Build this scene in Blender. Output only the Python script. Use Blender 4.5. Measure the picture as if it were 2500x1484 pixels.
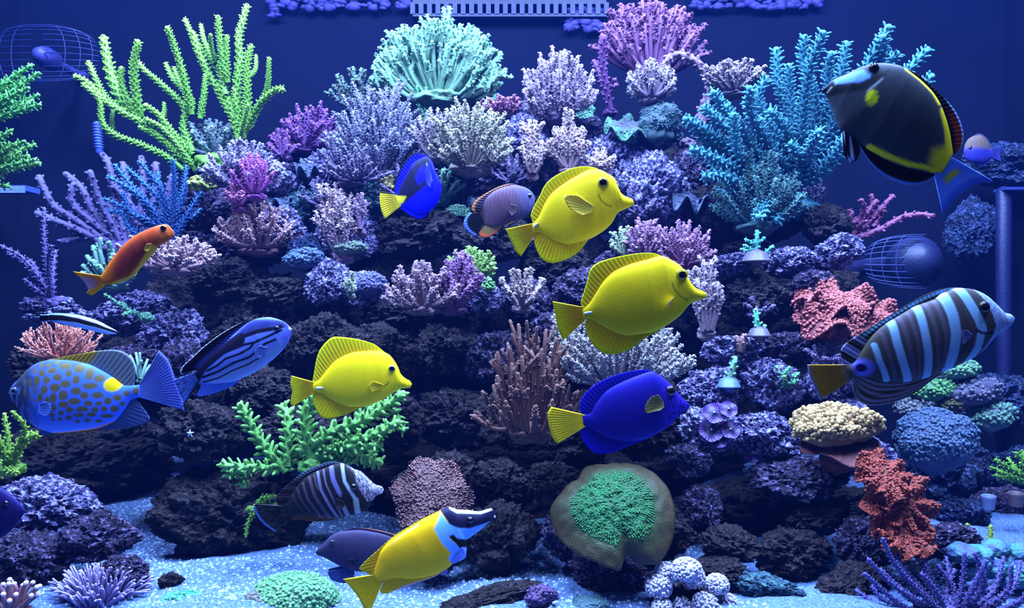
import bpy, bmesh, math, random
import numpy as np
from mathutils import Vector, Matrix

for o in list(bpy.data.objects):
    bpy.data.objects.remove(o, do_unlink=True)
SC = bpy.context.scene
COL = SC.collection
RNG = np.random.default_rng(11)
random.seed(11)

# ------------------------------------------------------------------ camera, world, lights, exposure
F, CX, CY = 1900.0, 1250.0, 742.0      # focal length and centre in photo pixels (2500 x 1484)
CAMZ = 0.42                            # camera height above the sand, metres
cam_d = bpy.data.cameras.new('camera')
cam_d.sensor_fit = 'HORIZONTAL'; cam_d.sensor_width = 36.0
cam_d.lens = 36.0 * F / 2500.0
cam_d.clip_start = 0.02
cam = bpy.data.objects.new('camera', cam_d)
cam.location = (0, 0, CAMZ); cam.rotation_euler = (math.pi / 2, 0, 0)
COL.objects.link(cam); SC.camera = cam

vs = SC.view_settings
vs.view_transform = 'Standard'; vs.look = 'None'; vs.gamma = 1.0; vs.use_curve_mapping = False
vs.exposure = 0.25

cy = SC.cycles
cy.use_denoising = True; cy.use_adaptive_sampling = True; cy.adaptive_threshold = 0.08; cy.adaptive_min_samples = 16; cy.max_bounces = 5; cy.diffuse_bounces = 3; cy.glossy_bounces = 2; cy.transmission_bounces = 2; cy.volume_bounces = 1; cy.transparent_max_bounces = 8
world = bpy.data.worlds.new('room_light'); SC.world = world
world.use_nodes = True
bg = world.node_tree.nodes['Background']
bg.inputs[0].default_value = (0.16, 0.30, 1.0, 1); bg.inputs[1].default_value = 0.04

TINT = np.array((0.58, 0.72, 1.0))     # colour of the tank lamps

def area_light(name, loc, target, sx, sy, power, col):
    l = bpy.data.lights.new(name, 'AREA'); l.shape = 'RECTANGLE'; l.size = sx; l.size_y = sy
    l.energy = power; l.color = tuple(col)
    o = bpy.data.objects.new(name, l); o.location = loc
    o.rotation_euler = (Vector(target) - Vector(loc)).to_track_quat('-Z', 'Y').to_euler()
    COL.objects.link(o); return o

# the lamps hang over the open top of the tank, each running front to back
for lx in (-0.95, -0.32, 0.32, 0.95):
    area_light('tank_led_lamp_offscreen', (lx, 1.00, 1.80), (lx, 1.001, 0.4), 0.16, 0.84, 110.0, (0.34, 0.52, 1.0))

# ------------------------------------------------------------------ helpers
def P(px, py, d):
    """photo pixel + distance from the camera plane -> point in the tank"""
    return np.array(((px - CX) / F * d, d, CAMZ - (py - CY) / F * d))

def lin(c):
    c = np.asarray(c, float) / 255.0
    return np.where(c <= 0.04045, c / 12.92, ((c + 0.055) / 1.055) ** 2.4)

def alb(c, k=1.0):
    """surface colour that looks like sRGB c under the tank lamps"""
    a = lin(c) / TINT * k
    return np.clip(a * min(1.0, 0.92 / max(float(np.max(a)), 1e-6)), 0.0005, 0.92)

def smooth(a, b, x):
    t = np.clip((x - a) / (b - a), 0, 1); return t * t * (3 - 2 * t)

def hash3(i, j, k):
    h = (i * 374761393 + j * 668265263 + k * 2147483647) & 0xFFFFFFFF
    h = ((h ^ (h >> 13)) * 1274126177) & 0xFFFFFFFF
    h = h ^ (h >> 16)
    return (h & 0xFFFF) / 65535.0

def vnoise(p):
    f = np.floor(p); u = p - f; u = u * u * (3 - 2 * u); f = f.astype(np.int64)
    r = 0
    for dx in (0, 1):
        for dy in (0, 1):
            for dz in (0, 1):
                w = (u[:, 0] if dx else 1 - u[:, 0]) * (u[:, 1] if dy else 1 - u[:, 1]) * (u[:, 2] if dz else 1 - u[:, 2])
                r = r + w * hash3(f[:, 0] + dx, f[:, 1] + dy, f[:, 2] + dz)
    return r

def fbm(p, oct=4, gain=0.5):
    a, s, r = 1.0, 0.0, 0
    for _ in range(oct):
        r = r + a * vnoise(p); s += a; a *= gain; p = p * 2.03 + 7.3
    return r / s

class MB:
    """collects verts, quads, tris and vertex colours"""
    def __init__(self):
        self.v, self.q, self.t, self.c, self.n = [], [], [], [], 0
    def add(self, v, q=None, t=None, c=None):
        v = np.asarray(v, float).reshape(-1, 3)
        if q is not None and len(q): self.q.append(np.asarray(q, int).reshape(-1, 4) + self.n)
        if t is not None and len(t): self.t.append(np.asarray(t, int).reshape(-1, 3) + self.n)
        self.v.append(v)
        c = np.asarray(c if c is not None else (0.5, 0.5, 0.5), float)
        self.c.append(np.broadcast_to(c, (len(v), 3)))
        self.n += len(v)
    def mesh(self, name, origin=(0, 0, 0), flat=False):
        v = np.concatenate(self.v) - np.asarray(origin)
        q = np.concatenate(self.q) if self.q else np.zeros((0, 4), int)
        t = np.concatenate(self.t) if self.t else np.zeros((0, 3), int)
        me = bpy.data.meshes.new(name)
        me.vertices.add(len(v)); me.vertices.foreach_set('co', v.astype(np.float32).ravel())
        me.loops.add(q.size + t.size)
        me.loops.foreach_set('vertex_index', np.concatenate((q.ravel(), t.ravel())).astype(np.int32))
        me.polygons.add(len(q) + len(t))
        st = np.concatenate((np.arange(len(q)) * 4, q.size + np.arange(len(t)) * 3)).astype(np.int32)
        me.polygons.foreach_set('loop_start', st)
        me.polygons.foreach_set('use_smooth', np.full(len(st), not flat))
        me.update(calc_edges=True)
        ca = me.attributes.new('Col', 'FLOAT_COLOR', 'POINT')
        cc = np.ones((len(v), 4), np.float32); cc[:, :3] = np.concatenate(self.c)
        ca.data.foreach_set('color', cc.ravel())
        return me

def link(name, me, mat, parent=None, loc=(0, 0, 0)):
    o = bpy.data.objects.new(name, me); COL.objects.link(o)
    if me is not None and mat is not None:
        if not me.materials: me.materials.append(mat)
    if parent is not None: o.parent = parent
    o.location = loc
    return o

def tag(o, label=None, cat=None, group=None, kind=None):
    if label: o['label'] = label
    if cat: o['category'] = cat
    if group: o['group'] = group
    if kind: o['kind'] = kind
    return o

def thing(name, label, cat, loc, group=None):
    o = link(name, None, None, None, loc); o.empty_display_size = 0.02
    return tag(o, label, cat, group)

def unit(v):
    v = np.asarray(v, float)
    return v / (np.linalg.norm(v, axis=-1, keepdims=True) + 1e-12)

def frames(path):
    t = unit(np.gradient(path, axis=0))
    a = np.array((0, 0, 1.0)) if abs(t[0, 2]) < 0.9 else np.array((0, 1.0, 0))
    n = np.zeros_like(path); x = unit(np.cross(t[0], a))
    for i in range(len(path)):
        x = unit(x - t[i] * np.dot(x, t[i])); n[i] = x
    return t, n, np.cross(t, n)

def tube(mb, path, rad, cols, n=7, cap=True):
    path = np.asarray(path, float); rad = np.asarray(rad, float)
    cols = np.broadcast_to(np.asarray(cols, float), (len(path), 3))
    t, a, b = frames(path)
    th = np.arange(n) * 2 * math.pi / n
    cs, sn = np.cos(th)[None, :, None], np.sin(th)[None, :, None]
    ring = path[:, None] + (a[:, None] * cs + b[:, None] * sn) * rad[:, None, None]
    cr = np.repeat(cols[:, None], n, 1)
    if cap:
        e = path[-1] + t[-1] * rad[-1] * 0.55
        r2 = e[None] + (a[-1][None] * np.cos(th)[:, None] + b[-1][None] * np.sin(th)[:, None]) * rad[-1] * 0.72
        ring = np.concatenate((ring, r2[None])); cr = np.concatenate((cr, np.repeat(cols[-1:][None], n, 1)))
    k = len(ring)
    V = ring.reshape(-1, 3); C = cr.reshape(-1, 3)
    i, j = np.meshgrid(np.arange(k - 1), np.arange(n), indexing='ij'); j2 = (j + 1) % n
    Q = np.stack((i * n + j, i * n + j2, (i + 1) * n + j2, (i + 1) * n + j), -1).reshape(-1, 4)
    T = None
    if cap:
        V = np.concatenate((V, (path[-1] + t[-1] * rad[-1] * 0.85)[None])); C = np.concatenate((C, cols[-1:]))
        jj = np.arange(n)
        T = np.stack(((k - 1) * n + jj, (k - 1) * n + (jj + 1) % n, np.full(n, k * n)), -1)
    mb.add(V, Q, T, C)

def nubs(mb, c, d, L, r, c0, c1, n=5):
    """many small rounded knobs: centres c, directions d, lengths L, radii r"""
    m = len(c)
    if m == 0: return
    c = np.asarray(c, float); d = unit(d)
    L = np.broadcast_to(np.asarray(L, float), (m,)); r = np.broadcast_to(np.asarray(r, float), (m,))
    ref = np.where(np.abs(d[:, 2:3]) < 0.9, np.array((0, 0, 1.0)), np.array((1.0, 0, 0)))
    a = unit(np.cross(d, ref)); b = np.cross(d, a)
    th = np.arange(n) * 2 * math.pi / n
    cir = a[:, None] * np.cos(th)[None, :, None] + b[:, None] * np.sin(th)[None, :, None]
    V, C = [], []
    c0 = np.broadcast_to(np.asarray(c0, float), (m, 3)); c1 = np.broadcast_to(np.asarray(c1, float), (m, 3))
    for f, rr, g in ((0.0, 1.0, 0.0), (0.62, 0.95, 0.75), (0.92, 0.6, 1.0)):
        V.append(c[:, None] + d[:, None] * (L * f)[:, None, None] + cir * (r * rr)[:, None, None])
        C.append(np.repeat((c0 * (1 - g) + c1 * g)[:, None], n, 1))
    V.append((c + d * L[:, None])[:, None]); C.append(c1[:, None])
    V = np.concatenate(V, 1); C = np.concatenate(C, 1)
    per = 3 * n + 1
    j = np.arange(n); j2 = (j + 1) % n
    Q = np.concatenate([np.stack((k * n + j, k * n + j2, (k + 1) * n + j2, (k + 1) * n + j), -1) for k in (0, 1)])
    T = np.stack((2 * n + j, 2 * n + j2, np.full(n, 3 * n)), -1)
    off = (np.arange(m) * per)[:, None, None]
    mb.add(V.reshape(-1, 3), (Q[None] + off).reshape(-1, 4), (T[None] + off).reshape(-1, 3), C.reshape(-1, 3))

def crom(pts, n):
    """smooth curve through pts, n samples evenly by length"""
    p = np.asarray(pts, float)
    if len(p) == 2: return p[0] + (p[1] - p[0]) * np.linspace(0, 1, n)[:, None]
    e = np.concatenate((2 * p[:1] - p[1:2], p, 2 * p[-1:] - p[-2:-1]))
    out = []
    for i in range(len(p) - 1):
        a, b, c, d = e[i:i + 4]; t = np.linspace(0, 1, 12, endpoint=False)[:, None]
        out.append(0.5 * (2 * b + (c - a) * t + (2 * a - 5 * b + 4 * c - d) * t * t + (3 * b - a - 3 * c + d) * t ** 3))
    q = np.concatenate(out + [p[-1:]])
    s = np.concatenate(((0,), np.cumsum(np.linalg.norm(np.diff(q, axis=0), axis=1)))); s /= s[-1]
    u = np.linspace(0, 1, n)
    return np.stack([np.interp(u, s, q[:, k]) for k in range(q.shape[1])], -1)

def icosphere(sub):
    bm = bmesh.new(); bmesh.ops.create_icosphere(bm, subdivisions=sub, radius=1.0)
    v = np.array([x.co[:] for x in bm.verts]); t = np.array([[x.index for x in f.verts] for f in bm.faces])
    bm.free(); return v, t
ICO = {k: icosphere(k) for k in (2, 3, 4, 5, 7)}

# ------------------------------------------------------------------ materials
def new_mat(name):
    m = bpy.data.materials.new(name); m.use_nodes = True
    nt = m.node_tree; return m, nt, nt.nodes['Principled BSDF']

def N(nt, kind, **kw):
    n = nt.nodes.new(kind)
    for k, v in kw.items(): setattr(n, k, v)
    return n

def col_mat(name, rough=0.6, bump=0.0, bscale=300.0, vary=0.25, spec=0.3, translucent=0.0, sheen=0.0):
    """material that takes its pigment from the mesh colour, with grain and fine relief"""
    m, nt, b = new_mat(name)
    at = N(nt, 'ShaderNodeAttribute', attribute_name='Col')
    tc = N(nt, 'ShaderNodeTexCoord')
    no = N(nt, 'ShaderNodeTexNoise'); no.inputs['Scale'].default_value = bscale; no.inputs['Detail'].default_value = 4.0
    nt.links.new(tc.outputs['Object'], no.inputs['Vector'])
    mr = N(nt, 'ShaderNodeMapRange'); mr.inputs['To Min'].default_value = 1 - vary; mr.inputs['To Max'].default_value = 1 + vary
    nt.links.new(no.outputs['Fac'], mr.inputs['Value'])
    mx = N(nt, 'ShaderNodeVectorMath', operation='SCALE')
    nt.links.new(at.outputs['Color'], mx.inputs[0]); nt.links.new(mr.outputs['Result'], mx.inputs['Scale'])
    nt.links.new(mx.outputs['Vector'], b.inputs['Base Color'])
    b.inputs['Roughness'].default_value = rough; b.inputs['Specular IOR Level'].default_value = spec
    if bump:
        bu = N(nt, 'ShaderNodeBump'); bu.inputs['Strength'].default_value = bump; bu.inputs['Distance'].default_value = 0.002
        nt.links.new(no.outputs['Fac'], bu.inputs['Height']); nt.links.new(bu.outputs['Normal'], b.inputs['Normal'])
    if translucent:
        tr = N(nt, 'ShaderNodeBsdfTranslucent'); nt.links.new(mx.outputs['Vector'], tr.inputs['Color'])
        ms = N(nt, 'ShaderNodeMixShader'); ms.inputs[0].default_value = translucent
        nt.links.new(b.outputs[0], ms.inputs[1]); nt.links.new(tr.outputs[0], ms.inputs[2])
        nt.links.new(ms.outputs[0], nt.nodes['Material Output'].inputs['Surface'])
    return m

M_CORAL = col_mat('coral_skeleton', 0.6, 0.5, 420.0, 0.3, 0.25)
M_SOFT = col_mat('soft_coral', 0.45, 0.25, 240.0, 0.15, 0.4, 0.15)
M_FISH = col_mat('fish_skin', 0.6, 0.10, 900.0, 0.10, 0.12)
M_FIN = col_mat('fin_membrane', 0.6, 0.0, 500.0, 0.08, 0.12, 0.2)
M_EYE = col_mat('fish_eye', 0.12, 0.0, 100.0, 0.0, 0.6)
M_PLASTIC = col_mat('aged_plastic', 0.5, 0.3, 160.0, 0.5, 0.3)

def rock_mat(name, c_dark, c_mid, c_light, amt, scale=26.0, k=0.42):
    m, nt, b = new_mat(name)
    ge = N(nt, 'ShaderNodeNewGeometry')
    n1 = N(nt, 'ShaderNodeTexNoise'); n1.inputs['Scale'].default_value = scale; n1.inputs['Detail'].default_value = 7; n1.inputs['Roughness'].default_value = 0.62
    n2 = N(nt, 'ShaderNodeTexNoise'); n2.inputs['Scale'].default_value = scale * 5.0; n2.inputs['Detail'].default_value = 5; n2.inputs['Roughness'].default_value = 0.65
    vo = N(nt, 'ShaderNodeTexVoronoi'); vo.inputs['Scale'].default_value = scale * 5.5; vo.feature = 'F1'
    for n in (n1, n2, vo): nt.links.new(ge.outputs['Position'], n.inputs['Vector'])
    r1 = N(nt, 'ShaderNodeValToRGB')
    e = r1.color_ramp.elements
    e[0].position = 0.36; e[0].color = (*alb(c_dark, k), 1)
    e[1].position = 0.56; e[1].color = (*alb(c_mid, k), 1)
    nt.links.new(n1.outputs['Fac'], r1.inputs['Fac'])
    r2 = N(nt, 'ShaderNodeValToRGB'); r2.color_ramp.elements[0].position = 0.60 - amt * 0.2; r2.color_ramp.elements[1].position = 0.70 - amt * 0.2
    nt.links.new(n2.outputs['Fac'], r2.inputs['Fac'])
    mx = N(nt, 'ShaderNodeMix', data_type='RGBA')
    nt.links.new(r2.outputs['Color'], mx.inputs['Factor'])
    nt.links.new(r1.outputs['Color'], mx.inputs['A']); mx.inputs['B'].default_value = (*alb(c_light, k), 1)
    nt.links.new(mx.outputs['Result'], b.inputs['Base Color'])
    b.inputs['Roughness'].default_value = 0.8; b.inputs['Specular IOR Level'].default_value = 0.15
    ad = N(nt, 'ShaderNodeMath', operation='MULTIPLY_ADD'); ad.inputs[1].default_value = 0.6
    nt.links.new(vo.outputs['Distance'], ad.inputs[0]); nt.links.new(n2.outputs['Fac'], ad.inputs[2])
    bu = N(nt, 'ShaderNodeBump'); bu.inputs['Strength'].default_value = 1.0; bu.inputs['Distance'].default_value = 0.012
    nt.links.new(ad.outputs[0], bu.inputs['Height']); nt.links.new(bu.outputs['Normal'], b.inputs['Normal'])
    return m

M_ROCK = {
    'p': rock_mat('coralline_rock', (38, 34, 70), (66, 66, 132), (150, 158, 240), 0.62, k=0.62),
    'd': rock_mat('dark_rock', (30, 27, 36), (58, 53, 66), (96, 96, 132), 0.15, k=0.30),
    'b': rock_mat('blue_rock', (16, 22, 52), (40, 60, 120), (90, 120, 200), 0.35),
    't': rock_mat('teal_rock', (30, 48, 80), (65, 110, 150), (110, 170, 190), 0.4),
    'm': rock_mat('mauve_rock', (30, 26, 46), (58, 52, 92), (124, 124, 205), 0.36, k=0.42),
}

def flat_mat(name, c0, c1, scale, rough=0.9, bump=0.0):
    m, nt, b = new_mat(name)
    ge = N(nt, 'ShaderNodeNewGeometry')
    n1 = N(nt, 'ShaderNodeTexNoise'); n1.inputs['Scale'].default_value = scale; n1.inputs['Detail'].default_value = 6; n1.inputs['Roughness'].default_value = 0.6
    nt.links.new(ge.outputs['Position'], n1.inputs['Vector'])
    r1 = N(nt, 'ShaderNodeValToRGB'); e = r1.color_ramp.elements
    e[0].position = 0.35; e[0].color = (*c0, 1); e[1].position = 0.65; e[1].color = (*c1, 1)
    nt.links.new(n1.outputs['Fac'], r1.inputs['Fac']); nt.links.new(r1.outputs['Color'], b.inputs['Base Color'])
    b.inputs['Roughness'].default_value = rough; b.inputs['Specular IOR Level'].default_value = 0.1
    if bump:
        bu = N(nt, 'ShaderNodeBump'); bu.inputs['Strength'].default_value = bump; bu.inputs['Distance'].default_value = 0.004
        nt.links.new(n1.outputs['Fac'], bu.inputs['Height']); nt.links.new(bu.outputs['Normal'], b.inputs['Normal'])
    return m

M_WALL = flat_mat('blue_tank_wall', (0.0001, 0.0010, 0.0070), (0.0002, 0.0014, 0.0105), 5.0)
M_SAND = flat_mat('coral_sand', (0.035, 0.066, 0.15), (0.14, 0.22, 0.42), 260.0, 0.9, 1.0)

# ------------------------------------------------------------------ tank shell
BACK, WX, TOPZ = 2.15, 1.36, 1.42
def box(mb, lo, hi, c):
    x0, y0, z0 = lo; x1, y1, z1 = hi
    v = [(x0, y0, z0), (x1, y0, z0), (x1, y1, z0), (x0, y1, z0), (x0, y0, z1), (x1, y0, z1), (x1, y1, z1), (x0, y1, z1)]
    mb.add(v, [(0, 3, 2, 1), (4, 5, 6, 7), (0, 1, 5, 4), (1, 2, 6, 5), (2, 3, 7, 6), (3, 0, 4, 7)], None, c)
def shell(name, lo, hi, mat, label):
    mb = MB(); box(mb, lo, hi, (0.5,) * 3)
    return tag(link(name, mb.mesh(name, flat=True), mat), label, None, None, 'structure')
shell('wall_back', (-WX, BACK, -0.1), (WX, BACK + 0.03, TOPZ), M_WALL, 'deep blue back wall of the reef tank')
shell('wall_left', (-WX - 0.03, 0.55, -0.1), (-WX, BACK + 0.03, TOPZ), M_WALL, 'deep blue left end wall of the reef tank')
shell('wall_right', (WX, 0.55, -0.1), (WX + 0.03, BACK + 0.03, TOPZ), M_WALL, 'deep blue right end wall of the reef tank')

gm = bpy.data.materials.new('clear_glass'); gm.use_nodes = True; nt = gm.node_tree
for nd in list(nt.nodes):
    if nd.type == 'BSDF_PRINCIPLED': nt.nodes.remove(nd)
tr = N(nt, 'ShaderNodeBsdfTransparent'); tr.inputs[0].default_value = (0.99, 0.995, 1.0, 1)
gl = N(nt, 'ShaderNodeBsdfGlossy'); gl.inputs['Roughness'].default_value = 0.02
mg = N(nt, 'ShaderNodeMixShader'); mg.inputs[0].default_value = 0.02
nt.links.new(tr.outputs[0], mg.inputs[1]); nt.links.new(gl.outputs[0], mg.inputs[2]); nt.links.new(mg.outputs[0], nt.nodes['Material Output'].inputs['Surface'])
shell('window_1', (-WX - .03, 0.575, -0.1), (WX + .03, 0.59, TOPZ), gm, 'clear viewing pane of the reef tank')

# sand bed
gx, gy = np.meshgrid(np.linspace(-WX, WX, 240), np.linspace(0.55, BACK, 150), indexing='ij')
pp = np.stack((gx.ravel(), gy.ravel(), np.zeros(gx.size)), -1)
def sand_z(p):
    q = np.array(p, float); q[:, 2] = 0.0
    return (fbm(q * 5.0, 3) - 0.5) * 0.05 + (fbm(q * 60.0 + 3, 2) - 0.5) * 0.006
pp[:, 2] = sand_z(pp)
i, j = np.meshgrid(np.arange(239), np.arange(149), indexing='ij')
Q = np.stack((i * 150 + j, (i + 1) * 150 + j, (i + 1) * 150 + j + 1, i * 150 + j + 1), -1)
mb = MB(); mb.add(pp, Q.reshape(-1, 4), None, (0.3,) * 3)
tag(link('floor', mb.mesh('floor'), M_SAND), 'pale blue-lit coral sand covering the tank floor', None, None, 'structure')
# water filling the tank: faint blue haze
wm = bpy.data.materials.new('sea_water'); wm.use_nodes = True; nt = wm.node_tree
for nd in list(nt.nodes):
    if nd.type == 'BSDF_PRINCIPLED': nt.nodes.remove(nd)
vsn = nt.nodes.new('ShaderNodeVolumeScatter'); vsn.inputs['Color'].default_value = (0.03, 0.16, 1.0, 1); vsn.inputs['Density'].default_value = 0.014; vsn.inputs['Anisotropy'].default_value = 0.2
nt.links.new(vsn.outputs[0], nt.nodes['Material Output'].inputs['Volume'])
wm.cycles.homogeneous_volume = True
mb = MB(); box(mb, (-WX - .02, 0.60, -0.08), (WX + .02, BACK + .02, 1.36), (0.5,) * 3)
tag(link('water', mb.mesh('water', flat=True), wm), 'clear blue sea water filling the tank', None, None, 'structure')

# ------------------------------------------------------------------ live rock
def rock_mesh(seed, sub=6):
    v, t = ICO[sub]; r = np.random.default_rng(seed)
    o = r.uniform(0, 50, 3)
    p = v * 1.0
    big = fbm(p * 1.3 + o, 3) - 0.5
    mid = np.abs(fbm(p * 3.2 + o + 9, 3) - 0.5) * 2
    lump = fbm(p * 7.0 + o + 4, 3) - 0.5
    # pits: worley-like holes
    pts = unit(r.normal(size=(70, 3))); rad = r.uniform(0.07, 0.2, 70)
    d = np.linalg.norm(v[:, None] - pts[None], axis=2) / rad[None]
    pit = np.clip(1 - d, 0, 1).max(1)
    fine = fbm(p * 20.0 + o, 3) - 0.5
    p2 = unit(r.normal(size=(160, 3))); r2 = r.uniform(0.025, 0.06, 160)
    hole = np.zeros(len(v))
    for c, q in zip(p2, r2):
        dd = ((v - c) ** 2).sum(1); k = dd < q * q
        hole[k] = np.maximum(hole[k], 1 - np.sqrt(dd[k]) / q)
    rr = 1 + big * 0.75 - mid * 0.30 + lump * 0.26 - smooth(0, 0.7, pit) * 0.14 + fine * 0.17 - smooth(0, .8, hole) * 0.06
    mb = MB(); mb.add(v * rr[:, None], None, t, (0.5,) * 3)
    me = mb.mesh('live_rock'); me.materials.append(None)
    return me
ROCKS = [rock_mesh(100 + k, 7) for k in range(5)]

def D(py):
    """distance of the face of the reef at a photo row"""
    return float(np.interp(py, [100, 200, 300, 450, 600, 750, 900, 1050, 1200, 1340, 1484],
                           [1.74, 1.68, 1.60, 1.50, 1.43, 1.38, 1.32, 1.27, 1.22, 1.16, 1.08]))

RL = {'p': ('pale lilac coralline live rock on the lit face of the reef', 'lilac coralline rocks of the reef face'),
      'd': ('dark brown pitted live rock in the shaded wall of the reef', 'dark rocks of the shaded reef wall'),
      'b': ('blue-grey live rock at the far end beyond the reef', 'blue-grey rocks at the far end'),
      't': ('teal encrusted live rock high on the reef', 'teal rocks high on the reef'),
      'm': ('mauve crusted dark live rock between the coral ledges', 'mauve rocks between the ledges')}
SPECS = []
def rock(px, py, rx, ry, typ, d=None, label=None, dep=None, fixed=False, core=False):
    d = D(py) if d is None else d
    s = d / F; rd = (dep if dep else 0.75 * max(rx, ry)) * s
    k2 = (d + rd * 0.75) / d
    SPECS.append(dict(c=P(px, py, d + rd * 0.75), r=np.array((rx * s * k2, rd, ry * s * k2)), typ=typ, label=label, fixed=fixed, core=core))

def settle():
    """let the rocks lie against one another instead of through one another"""
    n = len(SPECS); C = np.array([S['c'] for S in SPECS]); R = np.array([S['r'] for S in SPECS]); R0, C0 = R.copy(), C.copy()
    core = np.array([S['core'] for S in SPECS]); wt = np.array((0.35, 1.0, 0.30))
    for it in range(260):
        for i in range(n):
            dv = C - C[i]; dist = np.linalg.norm(dv, axis=1) + 1e-9; u = dv / dist[:, None]
            ext = 1 / np.linalg.norm(u / R, axis=1) + 1 / np.linalg.norm(u / R[i], axis=1)
            pen = ext * 0.96 - dist; pen[i] = -1
            for j in np.nonzero(pen > 0)[0]:
                mi = 0.15 if core[j] and not core[i] else 0.85 if core[i] and not core[j] else 0.5
                st = u[j] * wt * pen[j] * 0.25
                C[i] -= st * mi; C[j] += st * (1 - mi)
                R[i] *= 1 - 0.012 * mi * (1 if R[i, 0] > R0[i, 0] * (.55 if core[i] else .72) else 0)
                R[j] *= 1 - 0.012 * (1 - mi) * (1 if R[j, 0] > R0[j, 0] * (.55 if core[j] else .72) else 0)
        C[:, 0] = np.clip(C[:, 0], C0[:, 0] - .05, C0[:, 0] + .05); C[:, 2] = np.clip(C[:, 2], C0[:, 2] - .04, C0[:, 2] + .03)
        C[:, 1] = np.clip(C[:, 1], C0[:, 1] - .05, np.maximum(C0[:, 1], BACK - .03 - R[:, 1] * 1.15))
    for k, S in enumerate(SPECS): S['c'], S['r'] = C[k], R[k]

def lay_rocks():
    settle()
    for k, S in enumerate(SPECS):
        r = random.Random(k * 77 + 5)
        o = link('live_rock', ROCKS[k % 5], None, None, S['c'])
        o.material_slots[0].link = 'OBJECT'; o.material_slots[0].material = M_ROCK[S['typ']]
        o.rotation_euler = (r.choice((0, math.pi)) + r.uniform(-.25, .25), r.uniform(-.25, .25), r.uniform(-.4, .4)); o.scale = tuple(S['r'])
        l, g = RL[S['typ']]
        tag(o, S['label'] or l, 'rock', 'core rocks behind the reef' if S['core'] else None if S['label'] else g)

ROCKLIST = [
 # upper band
 (560,430,110,75,'m'),(650,430,100,80,'p'),(740,400,110,85,'m'),(840,430,120,85,'p'),(950,430,120,95,'m'),(1070,440,120,90,'m'),
 (1170,420,110,95,'m'),(1215,310,70,50,'m'),(1270,350,80,90,'p'),(1370,330,100,80,'m'),(1390,430,110,80,'m'),(1490,410,110,110,'p'),(1580,460,100,110,'p'),
 (1600,330,60,45,'t'),(1690,420,70,80,'m'),(1760,530,90,90,'d'),(1900,545,110,60,'d'),(1990,560,80,70,'d'),(1850,620,100,60,'d'),
 # middle
 (450,600,110,50,'m'),(490,520,90,60,'m'),(600,610,120,55,'m'),(690,560,70,70,'p'),(745,610,55,65,'b'),(720,520,60,60,'t'),(850,570,85,80,'p'),(900,480,80,60,'t'),
 (1050,570,140,95,'d'),(1200,590,120,100,'d'),(1330,650,120,100,'d'),(1430,700,120,90,'m'),(1540,660,100,70,'m'),(1650,650,90,45,'p'),(1770,650,90,38,'p'),
 (1910,640,90,60,'p'),(2010,610,75,55,'p'),(1960,690,70,50,'m'),(1850,720,110,80,'d'),
 (650,720,90,50,'d'),(560,690,110,70,'d'),(800,690,65,60,'p'),(890,710,60,55,'p'),(970,770,110,60,'d'),(1100,760,80,50,'m'),(1165,740,60,50,'p'),(1290,740,80,80,'m'),(1380,820,100,90,'m'),
 # left rock
 (170,765,90,45,'p'),(290,770,120,70,'p'),(380,830,110,80,'p'),(330,880,120,60,'m'),(460,900,80,90,'m'),(120,900,90,60,'d'),
 # centre dark wall
 (620,830,120,100,'d'),(620,960,130,100,'d'),(790,850,120,110,'d'),(930,860,130,120,'d'),(1080,860,130,110,'d'),(1190,900,110,110,'m'),(1100,1010,150,110,'d'),
 (960,1020,120,110,'d'),(1270,1010,120,120,'d'),(1400,1060,120,100,'d'),(500,1040,110,90,'d'),(740,1060,130,90,'d'),(1540,1010,140,130,'d'),
 # bottom left
 (110,1235,120,65,'p'),(215,1320,95,70,'m'),(70,1360,130,90,'m'),(300,1400,60,50,'m'),
 # centre low
 (1080,1180,110,90,'d'),(1240,1190,100,90,'d'),(1190,1310,110,100,'d'),(1090,1320,90,90,'d'),(1330,1180,90,80,'d'),(1430,1330,110,90,'m'),(1500,1390,140,75,'m'),
 (1600,1280,110,110,'d'),(1710,1270,75,90,'m'),(1480,1200,150,110,'d'),
 # right ledge
 (1770,960,110,90,'p'),(1870,930,110,90,'p'),(1760,1050,110,80,'p'),(1870,1050,130,90,'p'),(1990,1050,120,100,'p'),(2080,1120,90,70,'p'),(1690,1110,70,60,'m'),(1960,1150,140,50,'m'),
 (1790,870,80,50,'p'),(1910,860,80,50,'m'),(2020,930,70,70,'p'),
 # lower right
 (1950,1350,130,85,'d'),(1790,1330,110,60,'d'),(1760,1400,110,50,'d'),(2010,1290,110,60,'d'),(2290,1330,90,60,'m'),(2330,1440,130,60,'d',1.24),(2440,1480,120,50,'d',1.2),(2240,1330,70,60,'d'),(1640,1440,90,40,'d'),(2040,1478,150,34,'d'),(1900,1482,110,26,'t'),(2450,1310,110,45,'m',1.48),(2180,1484,120,30,'d',1.1),(2090,1330,100,100,'m'),(2080,1440,140,80,'d'),(1860,1440,110,50,'t'),(2180,1230,70,110,'d'),(2230,1400,110,70,'b'),
]
for a in ROCKLIST: rock(*a)
rock(160, 1135, 230, 115, 'd', 1.60, 'broad dark rock closing the back of the cave above the sand', dep=105)
rock(560, 1255, 165, 125, 'd', 1.27, 'large smooth dark boulder standing on the sand beside the sand channel')
rock(1880, 1260, 230, 110, 'd', 1.45, 'dark rock at the back of the cave under the lilac ledge')
rock(415, 1418, 28, 20, 'd', 1.14, 'small dark pebble lying alone on the open sand', 18)
rock(1180, 1462, 130, 22, 'd', 1.07, 'long low dark slab half buried in the sand below the foxface', 40)
for a in ((-235, 330, 80, 165, 'm', 1.20), (-250, 690, 95, 210, 'm', 1.20), (-240, 1130, 120, 250, 'd', 1.18)):
    rock(*a, dep=90)                     # pinnacle just out of view that carries the leafy green corals
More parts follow.
